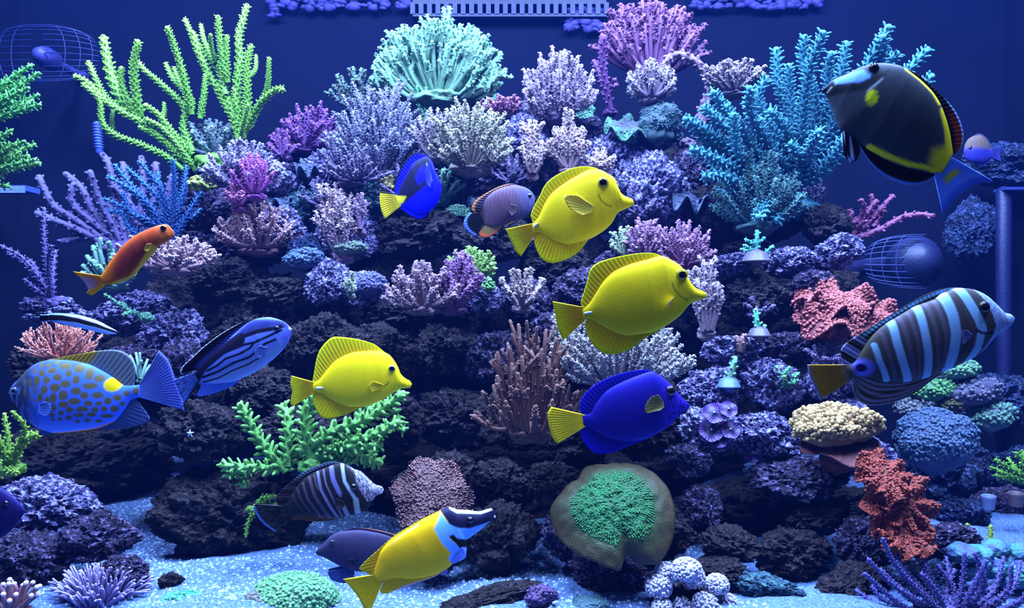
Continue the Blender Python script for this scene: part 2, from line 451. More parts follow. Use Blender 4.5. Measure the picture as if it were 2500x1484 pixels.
for a in ((2310,1150,110,120,'b',1.62),(2420,980,110,70,'b',1.80),(2430,1250,110,70,'m',1.55),(2480,1150,90,60,'b',1.75),(2340,1260,70,50,'b',1.48),(2270,960,90,60,'m',1.7),
          (2420,1400,120,70,'m',1.25),(2460,410,110,60,'b',1.95),(2370,560,60,70,'b',1.98),(2300,1300,90,50,'b',1.5),(2400,1340,110,50,'m',1.42)):
    rock(*a)
for a in ((560,820,330,290,'d',1.72),(960,760,380,300,'d',1.72),(1400,760,380,300,'d',1.72),(1800,820,300,260,'d',1.68),(1300,1150,420,170,'d',1.55),(1250,520,350,150,'d',1.72),(800,520,320,120,'d',1.7),(1650,500,300,170,'d',1.72)):
    rock(*a, label='great dark rock forming the core behind the reef wall', dep=150, core=True)
lay_rocks()
# loose grains on the sand
M_GRAIN = col_mat('sand_grain', 0.8, 0.0, 90.0, 0.3, 0.2)
mb = MB()
n = 16000
g = np.stack((RNG.uniform(-1.0, 0.35, n), RNG.uniform(1.0, 1.75, n), np.zeros(n)), -1); g[:, 2] = sand_z(g)
for S in SPECS:                          # no grains inside the rocks
    g = g[(((g - S['c']) / (S['r'] * 1.12)) ** 2).sum(1) > 1]
n = len(g)
octv = np.array([(1, 0, 0), (0, 1, 0), (-1, 0, 0), (0, -1, 0), (0, 0, 1), (0, 0, -1)], float)
octf = np.array([(0, 1, 4), (1, 2, 4), (2, 3, 4), (3, 0, 4), (1, 0, 5), (2, 1, 5), (3, 2, 5), (0, 3, 5)])
sc = RNG.uniform(0.0012, 0.0032, (n, 1, 1)) * RNG.uniform(0.6, 1.5, (n, 6, 1))
V = g[:, None] + octv[None] * sc
a = np.array(alb((118, 152, 206))); cg = a[None] * RNG.uniform(0.35, 1.25, (n, 1)) 
mb.add(V.reshape(-1, 3), None, (octf[None] + (np.arange(n) * 6)[:, None, None]).reshape(-1, 3), np.repeat(cg, 6, 0))
tag(link('sand_grains', mb.mesh('sand_grains', flat=True), M_GRAIN), 'loose coarse pale sand grains lying on the tank floor', 'sand', None, 'stuff')


# ------------------------------------------------------------------ corals
bpy.context.view_layer.update()
DG = bpy.context.evaluated_depsgraph_get()
CAMP = Vector((0, 0, CAMZ))
def rock_hit(px, py, w=0.0):
    """distance of the nearest rock around a foot"""
    if not w: return ray_hit(px, py)
    return min(ray_hit(px + dx * w, py + dy) for dx in (-.28, 0, .28) for dy in (-4, 6))
def ray_hit(px, py, lo=-0.16, hi=0.22):
    """distance at which the reef rock lies behind a photo pixel"""
    v = (Vector(P(px, py, 1.0)) - CAMP).normalized(); d0 = D(py); at = CAMP.copy()
    for _ in range(4):
        ok, loc, nor, idx, ob, mtx = SC.ray_cast(DG, at, v)
        if not ok: break
        if ob.name.startswith(('live_rock', 'floor')): return float(np.clip(loc.y, d0 + lo, d0 + hi))
        at = loc + v * 1e-4
    return d0 + 0.02

CKT = 0.19
def pig(cb, ct, kf=1.0, kt=1.2):
    """pigment of a colony: its body colour and its paler growing tips"""
    c1 = alb(ct, kt * CKT); h = alb(cb); h = h / h.max()
    return 0.66 * (0.5 * c1 + 0.5 * h * c1.max() * 0.9), c1
def interp_path(path, t):
    s = np.linspace(0, 1, len(path))
    return np.stack([np.interp(t, s, path[:, k]) for k in range(3)], -1)

def twig(mb, path, r0, r1, c0, c1, nub=1.0, nl=1.7, nr=0.45, start=0.25, sides=7, rng=RNG, bright=1.0, cpow=2.2):
    """one coral branch: tapering tube studded with corallite knobs"""
    k = len(path); u = np.linspace(0, 1, k)
    rad = r0 + (r1 - r0) * u
    cc = mixl(c0, c1, u ** cpow)
    tube(mb, path, rad, cc, sides)
    if nub > 0:
        L = np.linalg.norm(np.diff(path, axis=0), axis=1).sum(); rm = (r0 + r1) / 2
        m = int(np.clip(nub * 1.45 * L * (1 - start) / rm, 3, 240))
        t = start + (1 - start) * (np.arange(m) + 0.5) / m
        tt, a, b = frames(path)
        p = interp_path(path, t); T = unit(interp_path(tt, t)); A = unit(interp_path(a, t)); B = np.cross(T, A)
        ang = np.arange(m) * 2.39996 + rng.uniform(0, 6.28)
        rl = A * np.cos(ang)[:, None] + B * np.sin(ang)[:, None]
        rr = r0 + (r1 - r0) * t
        dirs = unit(rl + T * rng.uniform(0.35, 0.9, (m, 1)))
        ln = rr * nl * rng.uniform(0.75, 1.25, m)
        base = mixl(c0, c1, t ** cpow)
        nubs(mb, p + rl * (rr * 0.6)[:, None], dirs, ln, rr * nr * 1.05, base, mixl(base, c1, np.full(m, .65)) * bright, 4)

def mixl(a, b, t):
    t = np.asarray(t)[..., None]; return np.asarray(a) * (1 - t) + np.asarray(b) * t

def crust(root, o, c, rx, ry, rz, col, seed=0, name='base', sub=4):
    """the encrusting foot of a colony"""
    v, t = ICO[sub]
    r = 1 + (fbm(v * 2.2 + seed, 3) - .5) * .7 + (fbm(v * 9 + seed, 2) - .5) * .25
    mb = MB(); mb.add(v * r[:, None] * np.array((rx, ry, rz)) + c, None, t, col)
    return link(name, mb.mesh(name, o), M_CORAL, root)

def quad(a, b, c, n):
    t = np.linspace(0, 1, n)[:, None]
    return a * (1 - t) ** 2 + 2 * b * t * (1 - t) + c * t * t

def bush(name, label, px, py, w, h, n, cb, ct, fr=6.0, d=None, lean=0.0, tmax=75, front=0.65, back=0.32, nub=1.0, nl=1.35, sec=2, foot=True, start=.42, cpow=2.4,
         flat=1.0, up=0.12, seed=None, group=None, cat='coral', kf=1.0, kt=1.2, sides=5, inner=0.12, tipr=0.86, footc=None, partname='branch', mat=None, zc0=0.0, ring=0.0, fine=.92):
    """branching colony: px,py foot; w,h spread in px"""
    rng = np.random.default_rng(abs(int(px * 7 + py * 13)) if seed is None else seed)
    d = rock_hit(px, py, w) if d is None else d
    s = d / F; o = P(px, py, d)
    root = thing(name, label, cat, tuple(o), group)
    c0, c1 = pig(cb, ct, kf, kt)
    if foot:
        crust(root, o, o + (0, 0.01, -0.006), w * s * 0.22, w * s * 0.2, max(h * s * 0.13, 0.008), c0, px)
    fr = fr * fine; n = int(n * 1.1); last = None
    for i in range(n):
        ct_ = 1 - (1 - math.cos(math.radians(tmax))) * (i + 0.5) / n
        st = math.sqrt(1 - ct_ * ct_); ph = i * 2.39996 + rng.uniform(-.4, .4)
        dy = st * math.sin(ph); dy = dy * (back if dy > 0 else front)
        j = rng.uniform(0.86, 1.1)
        if ring and math.hypot(st * math.cos(ph), ct_ ** flat) < ring: continue
        if i % 3 and lean == 0 and n > 14 and last is not None:      # a mirrored copy of the branch before it
            ob = link(partname, last, None, root); ob.scale = (-rng.uniform(.9, 1.1), rng.uniform(.85, 1.1) * (1 if i % 3 == 1 else -min(front, back) / max(front, back)), rng.uniform(.9, 1.06)); ob.rotation_euler = (0, 0, rng.uniform(-.35, .35)); continue
        hh = h * (ct_ ** flat)
        tip = o + np.array(((w / 2 * st * math.cos(ph) + lean * hh) * j, w / 2 * dy * j, (hh * j + zc0))) * s
        a = o + np.array((w * inner * st * math.cos(ph), w * inner * dy, 0)) * s + rng.normal(0, 1.5, 3) * s
        m = (a + tip) / 2 + np.array((0, 0, -up * h * st)) * s + rng.normal(0, 3, 3) * s
        path = quad(a, m, tip, 6)
        mb = MB(); L = np.linalg.norm(tip - a)
        twig(mb, path, fr * s * 1.15, fr * s * tipr, c0, c1, nub, nl, rng=rng, sides=sides, start=start, nr=.5, cpow=cpow)
        for q in range(sec):
            t0 = rng.uniform(.45, .88); p0 = interp_path(path, np.array([t0]))[0]
            dr = unit(tip - a) + rng.normal(0, .55, 3) * np.array((1, .8, .5)) + np.array((0, 0, .35))
            p1 = p0 + unit(dr) * L * rng.uniform(.18, .34)
            cm = mixl(c0, c1, t0 ** cpow)
            twig(mb, quad(p0, (p0 + p1) / 2 + rng.normal(0, 1.5, 3) * s, p1, 4), fr * s * .85, fr * s * tipr * .85, cm, c1, nub, nl, rng=rng, sides=sides, start=max(.2, start - .3), nr=.5, cpow=max(1.6, cpow * .7))
        last = mb.mesh(partname, o); link(partname, last, mat or M_CORAL, root)
    return root, o, s

def staghorn(name, label, foot, branches, r, cb, ct, d=None, dj=0.05, nub=1.0, nl=1.7, nr=.45, group=None, kf=1.0, kt=1.2, taper=.55, cat='coral', footsize=26, rate=None, cpow=1.6, sides=8, dtip=0.0):
    """colony of long branches; each branch is a list of photo points from its root to its tip"""
    rng = np.random.default_rng(abs(int(foot[0] * 3 + foot[1])))
    d = rock_hit(*foot) if d is None else d
    o = P(foot[0], foot[1], d); s = d / F
    root = thing(name, label, cat, tuple(o), group)
    c0, c1 = pig(cb, ct, kf, kt)
    crust(root, o, o + (0, .008, -.004), footsize * s, footsize * s, footsize * s * .6, c0, foot[0])
    for k, br in enumerate(branches):
        rr = r
        if isinstance(br[0], (int, float)): rr, br = br[0], br[1]
        e = rng.uniform(-dj, dj) + dtip
        pts = [P(x, y, d + e * i / max(len(br) - 1, 1)) for i, (x, y) in enumerate(br)]
        path = crom(pts, max(7, len(br) * 4))
        mb = MB(); twig(mb, path, rr * s, rr * s * taper, c0, c1, nub, nl, nr, .06, sides, rng, cpow=cpow)
        link('branch', mb.mesh('branch', o), M_CORAL, root)
    return root, o, s

def plate(name, label, px, py, w, h, cc, ce, cp, d=None, lobes=5, ruff=.16, bowl=.12, seed=0, np_=900, pr=3.2, pl=4.0, ridge=0.0, thick=5, spin=0.0, kf=1.0, kp=1.2, yawr=0.0, polyp_in=1.0, group=None, rim=.2, lay=1, outline=None):
    """plating colony: a lobed, ruffled shelf tipped towards the viewer, with polyps on top"""
    d = rock_hit(px, py) if d is None else d
    s = d / F; o = P(px, py, d); root = thing(name, label, 'coral', tuple(o), group)
    rng = np.random.default_rng(seed + int(px))
    al = math.asin(min(.98, h / w))
    # local frame: ex right, ey up the slope, n towards viewer/up
    ex = np.array((math.cos(yawr), math.sin(yawr), 0)); 
    n = np.array((0, -math.sin(al), math.cos(al))); n = unit(n); ey = np.cross(n, ex)
    crust(root, o, o - n * (w * .30 + 6) * s, w * s * .20, w * s * .2, w * s * .16, alb(ce, CKT), px)
    for layer in range(lay):
        sc = 1 - .32 * layer; nr, na = 22, 104
        R, A = np.meshgrid(np.linspace(.02, 1, nr), np.linspace(0, 2 * math.pi, na, endpoint=False), indexing='ij')
        ca, sa = np.cos(A), np.sin(A)
        q = np.stack((ca.ravel() * 1.4, sa.ravel() * 1.4, np.full(A.size, seed * 3.1 + layer * 7)), -1)
        if outline is not None:
            oa = np.array([math.atan2(-(y - py) / h, (x - px) / w) for x, y in outline]); orr = np.array([math.hypot((y - py) / (h / 2), (x - px) / (w / 2)) for x, y in outline])
            k = np.argsort(oa); oa, orr = oa[k], orr[k]
            oa = np.concatenate((oa - 2 * math.pi, oa, oa + 2 * math.pi)); orr = np.tile(orr, 3)
            lob = np.interp((A + math.pi) % (2 * math.pi) - math.pi, oa, orr)
        else:
            lob = 1 + .28 * (fbm(q * 1.2, 2).reshape(A.shape) - .5) * 2 * .6 + .07 * np.sin(A * lobes + seed)
        rad = R * lob * w / 2 * sc
        z = (-bowl * w * (R ** 2) + ruff * w * .5 * R ** 3 * np.sin(A * lobes + seed * 2 + R * 1.2) + rim * w * .12 * R ** 4)
        qq = np.stack((rad.ravel() * ca.ravel() * .09, rad.ravel() * sa.ravel() * .09, np.full(A.size, seed + 5.0)), -1)
        z = z + (fbm(qq, 3).reshape(A.shape) - .5) * w * .07 * (1 - R * .5)
        if ridge: z = z + ridge * np.abs(np.sin(A * 26 + (fbm(qq * .5, 2).reshape(A.shape)) * 8)) * R
        z = z + layer * w * .10
        V = o + (ex * (rad * ca)[..., None] + ey * (rad * sa)[..., None] + n * z[..., None]) * s
        Vb = V - n * thick * s * (1.0 - .5 * R[..., None])
        C = mixl(alb(cc, kf * CKT), alb(ce, kf * CKT), smooth(.35, .95, R))
        i, j = np.meshgrid(np.arange(nr - 1), np.arange(na), indexing='ij'); j2 = (j + 1) % na
        Q = np.stack((i * na + j, (i + 1) * na + j, (i + 1) * na + j2, i * na + j2), -1).reshape(-1, 4)
        m = nr * na; jj = np.arange(na)
        rimq = np.stack(((nr - 1) * na + jj, (nr - 1) * na + jj + m, (nr - 1) * na + (jj + 1) % na + m, (nr - 1) * na + (jj + 1) % na), -1)
        mb = MB(); mb.add(np.concatenate((V.reshape(-1, 3), Vb.reshape(-1, 3))), np.concatenate((Q, Q[:, ::-1] + m, rimq)), None, np.concatenate((C.reshape(-1, 3), C.reshape(-1, 3))))
        pt = link('plate', mb.mesh('plate', o), M_CORAL, root)
        if np_:
            ii = np.sqrt(rng.uniform(.0002, polyp_in ** 2, np_)) * (nr - 1); aa = rng.integers(0, na, np_)
            i0 = np.clip(ii.astype(int), 0, nr - 2); fr = (ii - i0)[:, None]
            c = V[i0, aa] * (1 - fr) + V[i0 + 1, aa] * fr
            radial = unit(V[i0 + 1, aa] - V[i0, aa])
            dirs = n + radial * .5 + rng.normal(0, .15, (np_, 3))
            mb = MB(); g = rng.uniform(.75, 1.2, np_)
            nubs(mb, c - n * 1.0 * s, dirs, pl * s * g, pr * s * g, C[i0, aa], alb(cp, kp * CKT), 5)
            po = link('polyps', mb.mesh('polyps', o), M_CORAL, pt); po['kind'] = 'stuff'
    return root

def dome(name, label, px, py, rx, ry, cb, cp, npo=700, pr=4.0, pl=5.0, d=None, seed=1, group=None, kb=1.0, kp=1.2, lump=.5, cat='coral', mat=None, dep=None):
    """mound colony covered in rounded polyps"""
    d = (rock_hit(px, py) - .01) if d is None else d
    s = d / F; o = P(px, py + ry * .6, d); c = P(px, py, d) + np.array((0, rx * s * .35, 0)); root = thing(name, label, cat, tuple(o), group)
    rng = np.random.default_rng(seed + int(px))
    v, t = ICO[4]
    R = np.array((rx, dep or rx * .8, ry)) * s
    f = lambda q: 1 + (fbm(q * 2.0 + seed * 3, 3) - .5) * lump
    mb = MB(); cbase, ctip = pig(cb, cp, kb, kp); mb.add(v * f(v)[:, None] * R + c, None, t, cbase)
    b = link('base', mb.mesh('base', o), mat or M_CORAL, root)
    q = unit(rng.normal(size=(npo * 3, 3))); q = q[(q[:, 2] > -.45) & (q[:, 1] < .5)][:npo]
    mb = MB(); g = rng.uniform(.7, 1.2, len(q))
    nubs(mb, q * f(q)[:, None] * R * .985 + c, q / R * R.mean() + (0, 0, .35), pl * s * g, pr * s * g, cbase, ctip * rng.uniform(.8, 1.15, (len(q), 1)), 6)
    po = link('polyps', mb.mesh('polyps', o), mat or M_CORAL, b); po['kind'] = 'stuff'
    return root

# ---- green staghorn, upper left
zz = .3369
G1 = [(27,[(1380,1200),(1200,1030),(1050,900),(900,820),(760,730),(640,600),(540,550)]),(27,[(900,820),(760,700),(690,560),(640,450)]),(42,[(1000,870),(860,680),(790,480),(750,270)]),
 (34,[(1020,850),(980,640),(970,450),(1000,300)]),(26,[(1020,870),(940,740),(880,600),(880,490)]),(26,[(1330,1230),(1200,1130),(1000,1040),(820,970),(740,880),(720,720),(600,610)]),(17,[(820,970),(810,880),(820,800)]),
 (27,[(1400,1120),(1250,960),(1150,830),(1050,760)]),(17,[(1180,860),(1190,800),(1190,745)]),(27,[(1400,1100),(1330,930),(1340,780),(1180,620),(1050,510),(1000,450)]),(29,[(1390,830),(1350,640),(1300,450),(1250,300),(1210,200)]),
 (22,[(1400,800),(1370,690),(1260,580),(1200,460)]),(20,[(1360,700),(1300,600),(1260,490)]),(24,[(1450,860),(1480,680),(1490,540)]),(33,[(1730,1010),(1700,860),(1640,700),(1550,600),(1440,380),(1400,240)]),
 (26,[(1640,690),(1580,500),(1420,300),(1340,140)]),(34,[(1730,900),(1720,600),(1740,420),(1730,270),(1760,150),(1790,40)]),(28,[(1650,600),(1620,480),(1590,250),(1580,120)]),(24,[(1650,580),(1640,400),(1645,260)]),
 (20,[(1560,460),(1480,300),(1455,180)]),(18,[(1560,450),(1530,330),(1525,250)]),(31,[(1760,1000),(1790,800),(1790,600),(1790,470),(1820,330)]),(17,[(1800,560),(1850,500),(1855,400)]),(30,[(1770,960),(1840,830),(1900,730),(2000,650),(2050,650)]),
 (20,[(1900,730),(1940,620),(1950,420)]),(20,[(1740,1020),(1760,920),(1800,760)]),(26,[(1390,1200),(1250,1060),(1100,960),(1010,920)]),(26,[(1700,870),(1600,700),(1520,560)]),(24,[(1420,1240),(1330,1100),(1180,930),(1050,860)]),(30,[(1740,1000),(1720,800),(1700,640)])]
G1 = [(r * zz * .80, [(x * zz, y * zz) for x, y in b]) for r, b in G1]
staghorn('staghorn_coral', 'tall lime green staghorn coral with long upright branches against the blue wall', (520, 395), G1, 10, (56, 132, 24), (150, 226, 92), 1.50, dj=.05, nub=3.2, nl=1.25, nr=.32, kf=2.4, kt=1.8, taper=.72, footsize=45, cpow=2.2)
# second foot of the same height under the right hand branches
# ---- green colonies entering at the left edge
def fan_paths(x0, y0, tips, bend=0.15, rng=np.random.default_rng(3)):
    out = []
    for tx, ty in tips:
        mx, my = (x0 + tx) / 2, (y0 + ty) / 2
        out.append([(x0, y0), (mx + (ty - y0) * bend * rng.uniform(-1, 1), my + abs(tx - x0) * .06), (tx, ty)])
    return out
staghorn('staghorn_coral', 'leafy green branching coral under the wire-guarded pump, the higher of two tiers', (-160, 300), fan_paths(-150, 290, [(20,195),(50,175),(78,158),(60,190),(95,178),(20,230),(60,225),(95,232),(80,245),(98,256),(30,250),(70,215),(10,215),(40,205),(72,252)]), 8, (40, 150, 60), (120, 235, 130), 1.25, nub=1.3, nl=2.2, nr=.5, kt=1.3)
staghorn('staghorn_coral', 'leafy green branching coral just above the plastic ledge, the lower of two tiers', (-160, 420), fan_paths(-150, 410, [(0,325),(28,318),(60,345),(85,352),(40,350),(70,380),(98,398),(20,370),(85,390),(50,372),(12,350),(60,400),(30,392),(5,430),(22,455)]), 8, (40, 150, 60), (140, 238, 130), 1.25, nub=1.3, nl=2.2, nr=.5, kt=1.3)
# ---- far violet finger coral
staghorn('finger_coral', 'hazy violet finger coral with pale knobbed tips behind the green staghorn', (300, 620), [(b) for b in
 [[(300,610),(230,520),(200,460),(160,425)],[(300,600),(240,480),(220,420)],[(310,600),(280,470),(265,400),(250,378)],[(320,590),(310,460),(300,400)],[(330,590),(350,460),(345,385)],[(340,590),(380,470),(380,400)],[(290,610),(190,540),(130,500),(95,432)],
  [(290,620),(210,570),(150,545),(90,520)],[(300,610),(260,540),(200,520),(150,530)],[(330,600),(330,520),(270,440)],[(320,610),(250,580),(200,580),(150,590)],[(300,600),(180,500),(180,450)],[(340,600),(400,500),(420,430)],[(310,610),(260,560),(180,565)],[(300,610),(280,520),(235,480)]]],
 8.5, (40, 34, 96), (140, 138, 230), 1.78, dj=.04, nub=1.0, nl=1.1, taper=.95, kf=.9, kt=1.0, footsize=60, cpow=3)
# ---- blue staghorn
staghorn('staghorn_coral', 'dark blue staghorn coral with electric blue tips below the green staghorn', (400, 590), [
 [(400,590),(380,520),(330,470),(262,430)],[(400,590),(360,500),(310,440),(280,402)],[(405,580),(400,480),(370,430),(340,395)],[(415,580),(425,480),(425,430),(422,390)],[(410,580),(440,500),(450,450),(455,405)],[(420,590),(460,520),(485,480),(492,470)],
 [(395,590),(340,530),(290,500),(255,485)],[(395,600),(330,560),(300,520),(265,515)],[(400,590),(370,540),(320,520),(300,470)],[(410,590),(410,520),(390,460),(385,420)],[(420,590),(440,540),(470,530),(490,510)],[(390,600),(350,580),(320,560),(295,515)],[(400,585),(350,490),(300,455)],[(415,585),(400,500),(355,450),(310,410)]],
 6.5, (10, 16, 70), (60, 140, 255), None, nub=2.0, nl=2.0, nr=.36, kt=1.3, cpow=1.8, footsize=34)
# ---- upper left mound bushes
bush('bush_coral', 'pale grey-blue bush coral on the reef top between lime green branches', 520, 372, 150, 88, 34, (60, 84, 120), (150, 190, 215), 5.5, tmax=80, nub=1.2)
bush('bush_coral', 'lilac bush coral with white tips on the upper ledge beside the green staghorn', 590, 452, 200, 105, 52, (52, 44, 96), (168, 168, 235), 5.0, tmax=82, nub=1.2, d=1.42, kt=1.4)
bush('bush_coral', 'magenta centred bush coral in front of the lilac bush coral', 620, 470, 110, 95, 26, (90, 30, 120), (190, 110, 225), 4.6, tmax=70, nub=1.1, d=1.39, kt=1.5)
bush('bush_coral', 'small magenta bush coral low on the ledge under the lilac bush', 580, 500, 90, 60, 18, (96, 40, 110), (200, 130, 215), 4.4, tmax=75, nub=1.1, d=1.39, kt=1.4)
dome('bubble_coral', 'small bright yellow-green bubbly coral at the foot of the lilac bush', 485, 450, 30, 22, (120, 150, 60), (200, 235, 120), 60, 4.5, 5)
bush('bush_coral', 'pale pink bush coral spreading its fingers over a dark brown base on the ledge', 632, 606, 215, 105, 66, (110, 70, 100), (222, 190, 225), 5.0, tmax=86, nub=.9, nl=1.6, flat=.8, front=.8, footc=(80, 44, 50))
bush('bush_coral', 'grey-green bush coral standing behind the pale pink bush coral', 690, 540, 95, 70, 18, (60, 76, 100), (140, 170, 190), 4.6, nub=1.2, d=D(540) + .05)
bush('table_coral', 'pink table coral with white bead tips behind the orange anthias', 420, 652, 250, 75, 58, (120, 84, 120), (225, 205, 240), 5.5, tmax=88, nub=1.2, flat=.6, front=.9, d=1.36)
bush('finger_coral', 'pale mint finger coral with blunt smooth fingers beside the orange anthias', 270, 690, 150, 100, 14, (90, 150, 160), (150, 225, 225), 7.5, nub=.25, nl=1.0, sec=1, tmax=85, lean=-.2, tipr=.9)
staghorn('staghorn_coral', 'thin purple staghorn coral with beaded branches near the orange anthias tail', (128, 735), [[(128,730),(115,660),(108,580),(108,508)],[(125,730),(90,670),(50,625),(0,600)],[(128,725),(130,660),(136,612)],[(122,725),(85,650),(72,635)],[(120,728),(80,700),(60,682)],[(126,728),(118,640),(125,600)],[(120,720),(60,640),(20,618)]], 4.6, (56, 40, 128), (120, 118, 220), None, nub=1.1, nl=1.9, taper=.8, footsize=30)
# ---- upper centre
bush('bush_coral', 'violet bush coral on the shoulder of the reef beside the lilac thicket', 745, 358, 190, 92, 40, (72, 34, 128), (160, 104, 222), 5.0, tmax=86, nub=1.2, lean=.3)
bush('bush_coral', 'violet bush coral trailing down the shoulder beside the empty blue water', 690, 375, 90, 55, 16, (72, 34, 128), (165, 108, 222), 4.6, tmax=85, nub=1.2)
bush('bush_coral', 'dull grey-green feathery bush coral behind the lilac thicket', 872, 262, 135, 92, 30, (54, 72, 90), (120, 160, 165), 5.0, d=1.70, nub=1.3, tmax=70)
bush('table_coral', 'big mint green umbrella shaped table coral standing alone against the blue wall', 1070, 238, 335, 180, 190, (96, 150, 130), (150, 228, 210), 6.5, d=1.62, tmax=88, flat=.62, front=.30, back=.8, nub=.9, nl=1.5, sec=3, up=.25, kt=1.35, seed=4, ring=.62, start=.8)
staghorn('staghorn_coral', 'mint green stub of staghorn coral under the umbrella table coral', (1042, 290), [[(1042,290),(1038,240),(1042,205)],[(1040,290),(1022,250),(1018,210)],[(1045,285),(1050,250)]], 6, (60, 130, 120), (130, 220, 190), 1.60, nub=1.1, footsize=20)
bush('thicket_coral', 'large lilac-blue thicket of slender upright coral branches on the reef crest', 920, 425, 250, 200, 120, (40, 38, 92), (165, 178, 240), 4.6, tmax=74, nub=1.3, nl=1.5, front=.55, sec=3)
bush('thicket_coral', 'violet-tipped small thicket coral at the top of the lilac thicket', 960, 300, 80, 62, 18, (60, 44, 140), (140, 120, 235), 4.4, nub=1.2, d=1.62)
bush('bush_coral', 'lilac bush coral low on the reef face under the thicket', 870, 440, 170, 90, 34, (44, 38, 84), (150, 146, 215), 4.4, tmax=85, nub=1.2, front=.9, lean=-.3)
bush('bush_coral', 'cream tipped bush coral with brownish branches behind the blue tang', 1150, 405, 230, 145, 78, (72, 58, 76), (205, 220, 215), 5.6, tmax=80, nub=1.2, sec=2)
bush('bush_coral', 'lilac-brown bush coral between the thicket and the cream tipped bush', 1060, 380, 120, 110, 30, (66, 54, 90), (190, 190, 225), 4.8, tmax=70, nub=1.2)
bush('finger_coral', 'mint finger coral with rimmed blunt fingers behind the blue tang', 1070, 480, 130, 120, 26, (56, 100, 110), (150, 225, 210), 6.5, tmax=88, nub=.5, front=.9, tipr=.85)
plate('plate_coral', 'mint scaly shelf coral under the blue tang', 1105, 505, 90, 46, (60, 120, 120), (90, 170, 160), (140, 220, 200), np_=200, pr=3, pl=5)
dome('bubble_coral', 'cream and yellow bubbly coral beside the yellow tail of the blue tang', 944, 455, 16, 26, (90, 84, 40), (220, 225, 150), 50, 4.5, 6)
bush('bush_coral', 'white-lilac bush coral with stubby beaded branches beside the pale pink bush', 835, 620, 120, 165, 22, (90, 74, 120), (222, 205, 240), 5.4, tmax=62, nub=1.3, nl=1.7, sec=2, lean=-.15)
bush('bush_coral', 'lilac twig coral leaning beside the white-lilac bush coral', 880, 560, 60, 95, 8, (80, 60, 120), (190, 170, 230), 4.4, tmax=45, nub=1.2)
bush('table_coral', 'flat pink and lilac table coral above the reef crest', 1232, 285, 145, 48, 44, (110, 52, 120), (210, 150, 215), 5.0, d=1.62, tmax=88, flat=.5, front=.8, nub=1.1, kt=1.1)
bush('ball_coral', 'rounded lilac ball shaped bush coral with a dark stalk on the crest', 1365, 280, 190, 160, 84, (56, 44, 92), (190, 178, 230), 5.4, d=1.58, tmax=88, nub=1.1, up=.3, flat=.75)
bush('table_coral', 'rosy purple table coral at the water surface above the reef', 1590, 175, 260, 165, 150, (110, 70, 140), (170, 116, 200), 6.5, d=1.70, tmax=84, flat=.55, ring=.6, start=.75, front=.3, nub=1.1, nl=1.6, sec=2, up=.2, kt=1.15)
staghorn('encrusting_coral', 'purple encrusted branch trailing down from the rosy table coral', (1490, 268), [(9,[(1490,268),(1478,200),(1470,140),(1475,90)]),(8,[(1485,240),(1462,170),(1450,150)]),(7,[(1488,215),(1500,200),(1500,195)]),(7,[(1478,160),(1468,120),(1470,85)]),(6,[(1484,220),(1505,208)])], 9, (74, 40, 120), (150, 96, 200), 1.66, nub=1.4, nl=1.2, taper=.8, footsize=18)
bush('bush_coral', 'lilac tuft coral standing on a pinnacle of the crest', 1590, 235, 125, 92, 40, (60, 50, 92), (190, 185, 225), 6.0, d=1.56, tmax=84, nub=1.1, flat=.8, kt=1.1)
staghorn('arch_coral', 'grey lilac coral arch bridging two pinnacles on the crest', (1680, 345), [(11,[(1700,340),(1725,270),(1735,210),(1715,165),(1680,140),(1640,135),(1625,160)]),(9,[(1715,165),(1690,150),(1660,130)]),(10,[(1700,330),(1720,250),(1745,215)])], 10, (70, 62, 96), (175, 150, 200), 1.60, nub=1.5, nl=1.1, nr=.5, taper=.8, footsize=24)
bush('table_coral', 'grey-lilac table coral joining the arch and the turquoise thicket', 1790, 222, 165, 70, 60, (66, 60, 84), (186, 176, 210), 5.4, d=1.58, tmax=88, flat=.5, front=.7, nub=1.2)
dome('sponge', 'teal sponge-like star shaped mound on the crest', 1610, 300, 45, 48, (58, 96, 130), (80, 130, 160), 260, 3.0, 2.5, d=1.55, cat='sponge', lump=1.3)
plate('plate_coral', 'grey plate coral with a mint green rim on the crest', 1530, 300, 105, 60, (70, 84, 120), (90, 190, 160), (110, 120, 170), d=1.55, np_=160, ruff=.3, pr=3, pl=3)
for a in ((1300, 420, 66, 118, 16, 'white-lilac beaded coral cluster, narrow and upright, on the crest face'), (1388, 408, 108, 125, 26, 'white-lilac beaded coral cluster, the widest, on the crest face'), (1465, 425, 80, 66, 16, 'white-lilac beaded coral cluster just above the back of a yellow tang')):
    bush('cluster_coral', a[5], a[0], a[1], a[2], a[3], a[4], (92, 72, 96), (225, 212, 240), 6.2, tmax=72, nub=1.4, nl=1.3, sec=2, d=1.48)
plate('plate_coral', 'small mint plate coral tucked behind the white-lilac clusters', 1425, 265, 52, 46, (70, 130, 150), (100, 200, 190), (120, 200, 190), d=1.56, np_=90, pr=3, pl=3)
dome('encrusting_coral', 'blue-violet encrusted knob under the flat pink table coral', 1290, 290, 40, 45, (70, 74, 150), (130, 130, 215), 160, 3.2, 3.0, d=1.6, lump=.9)
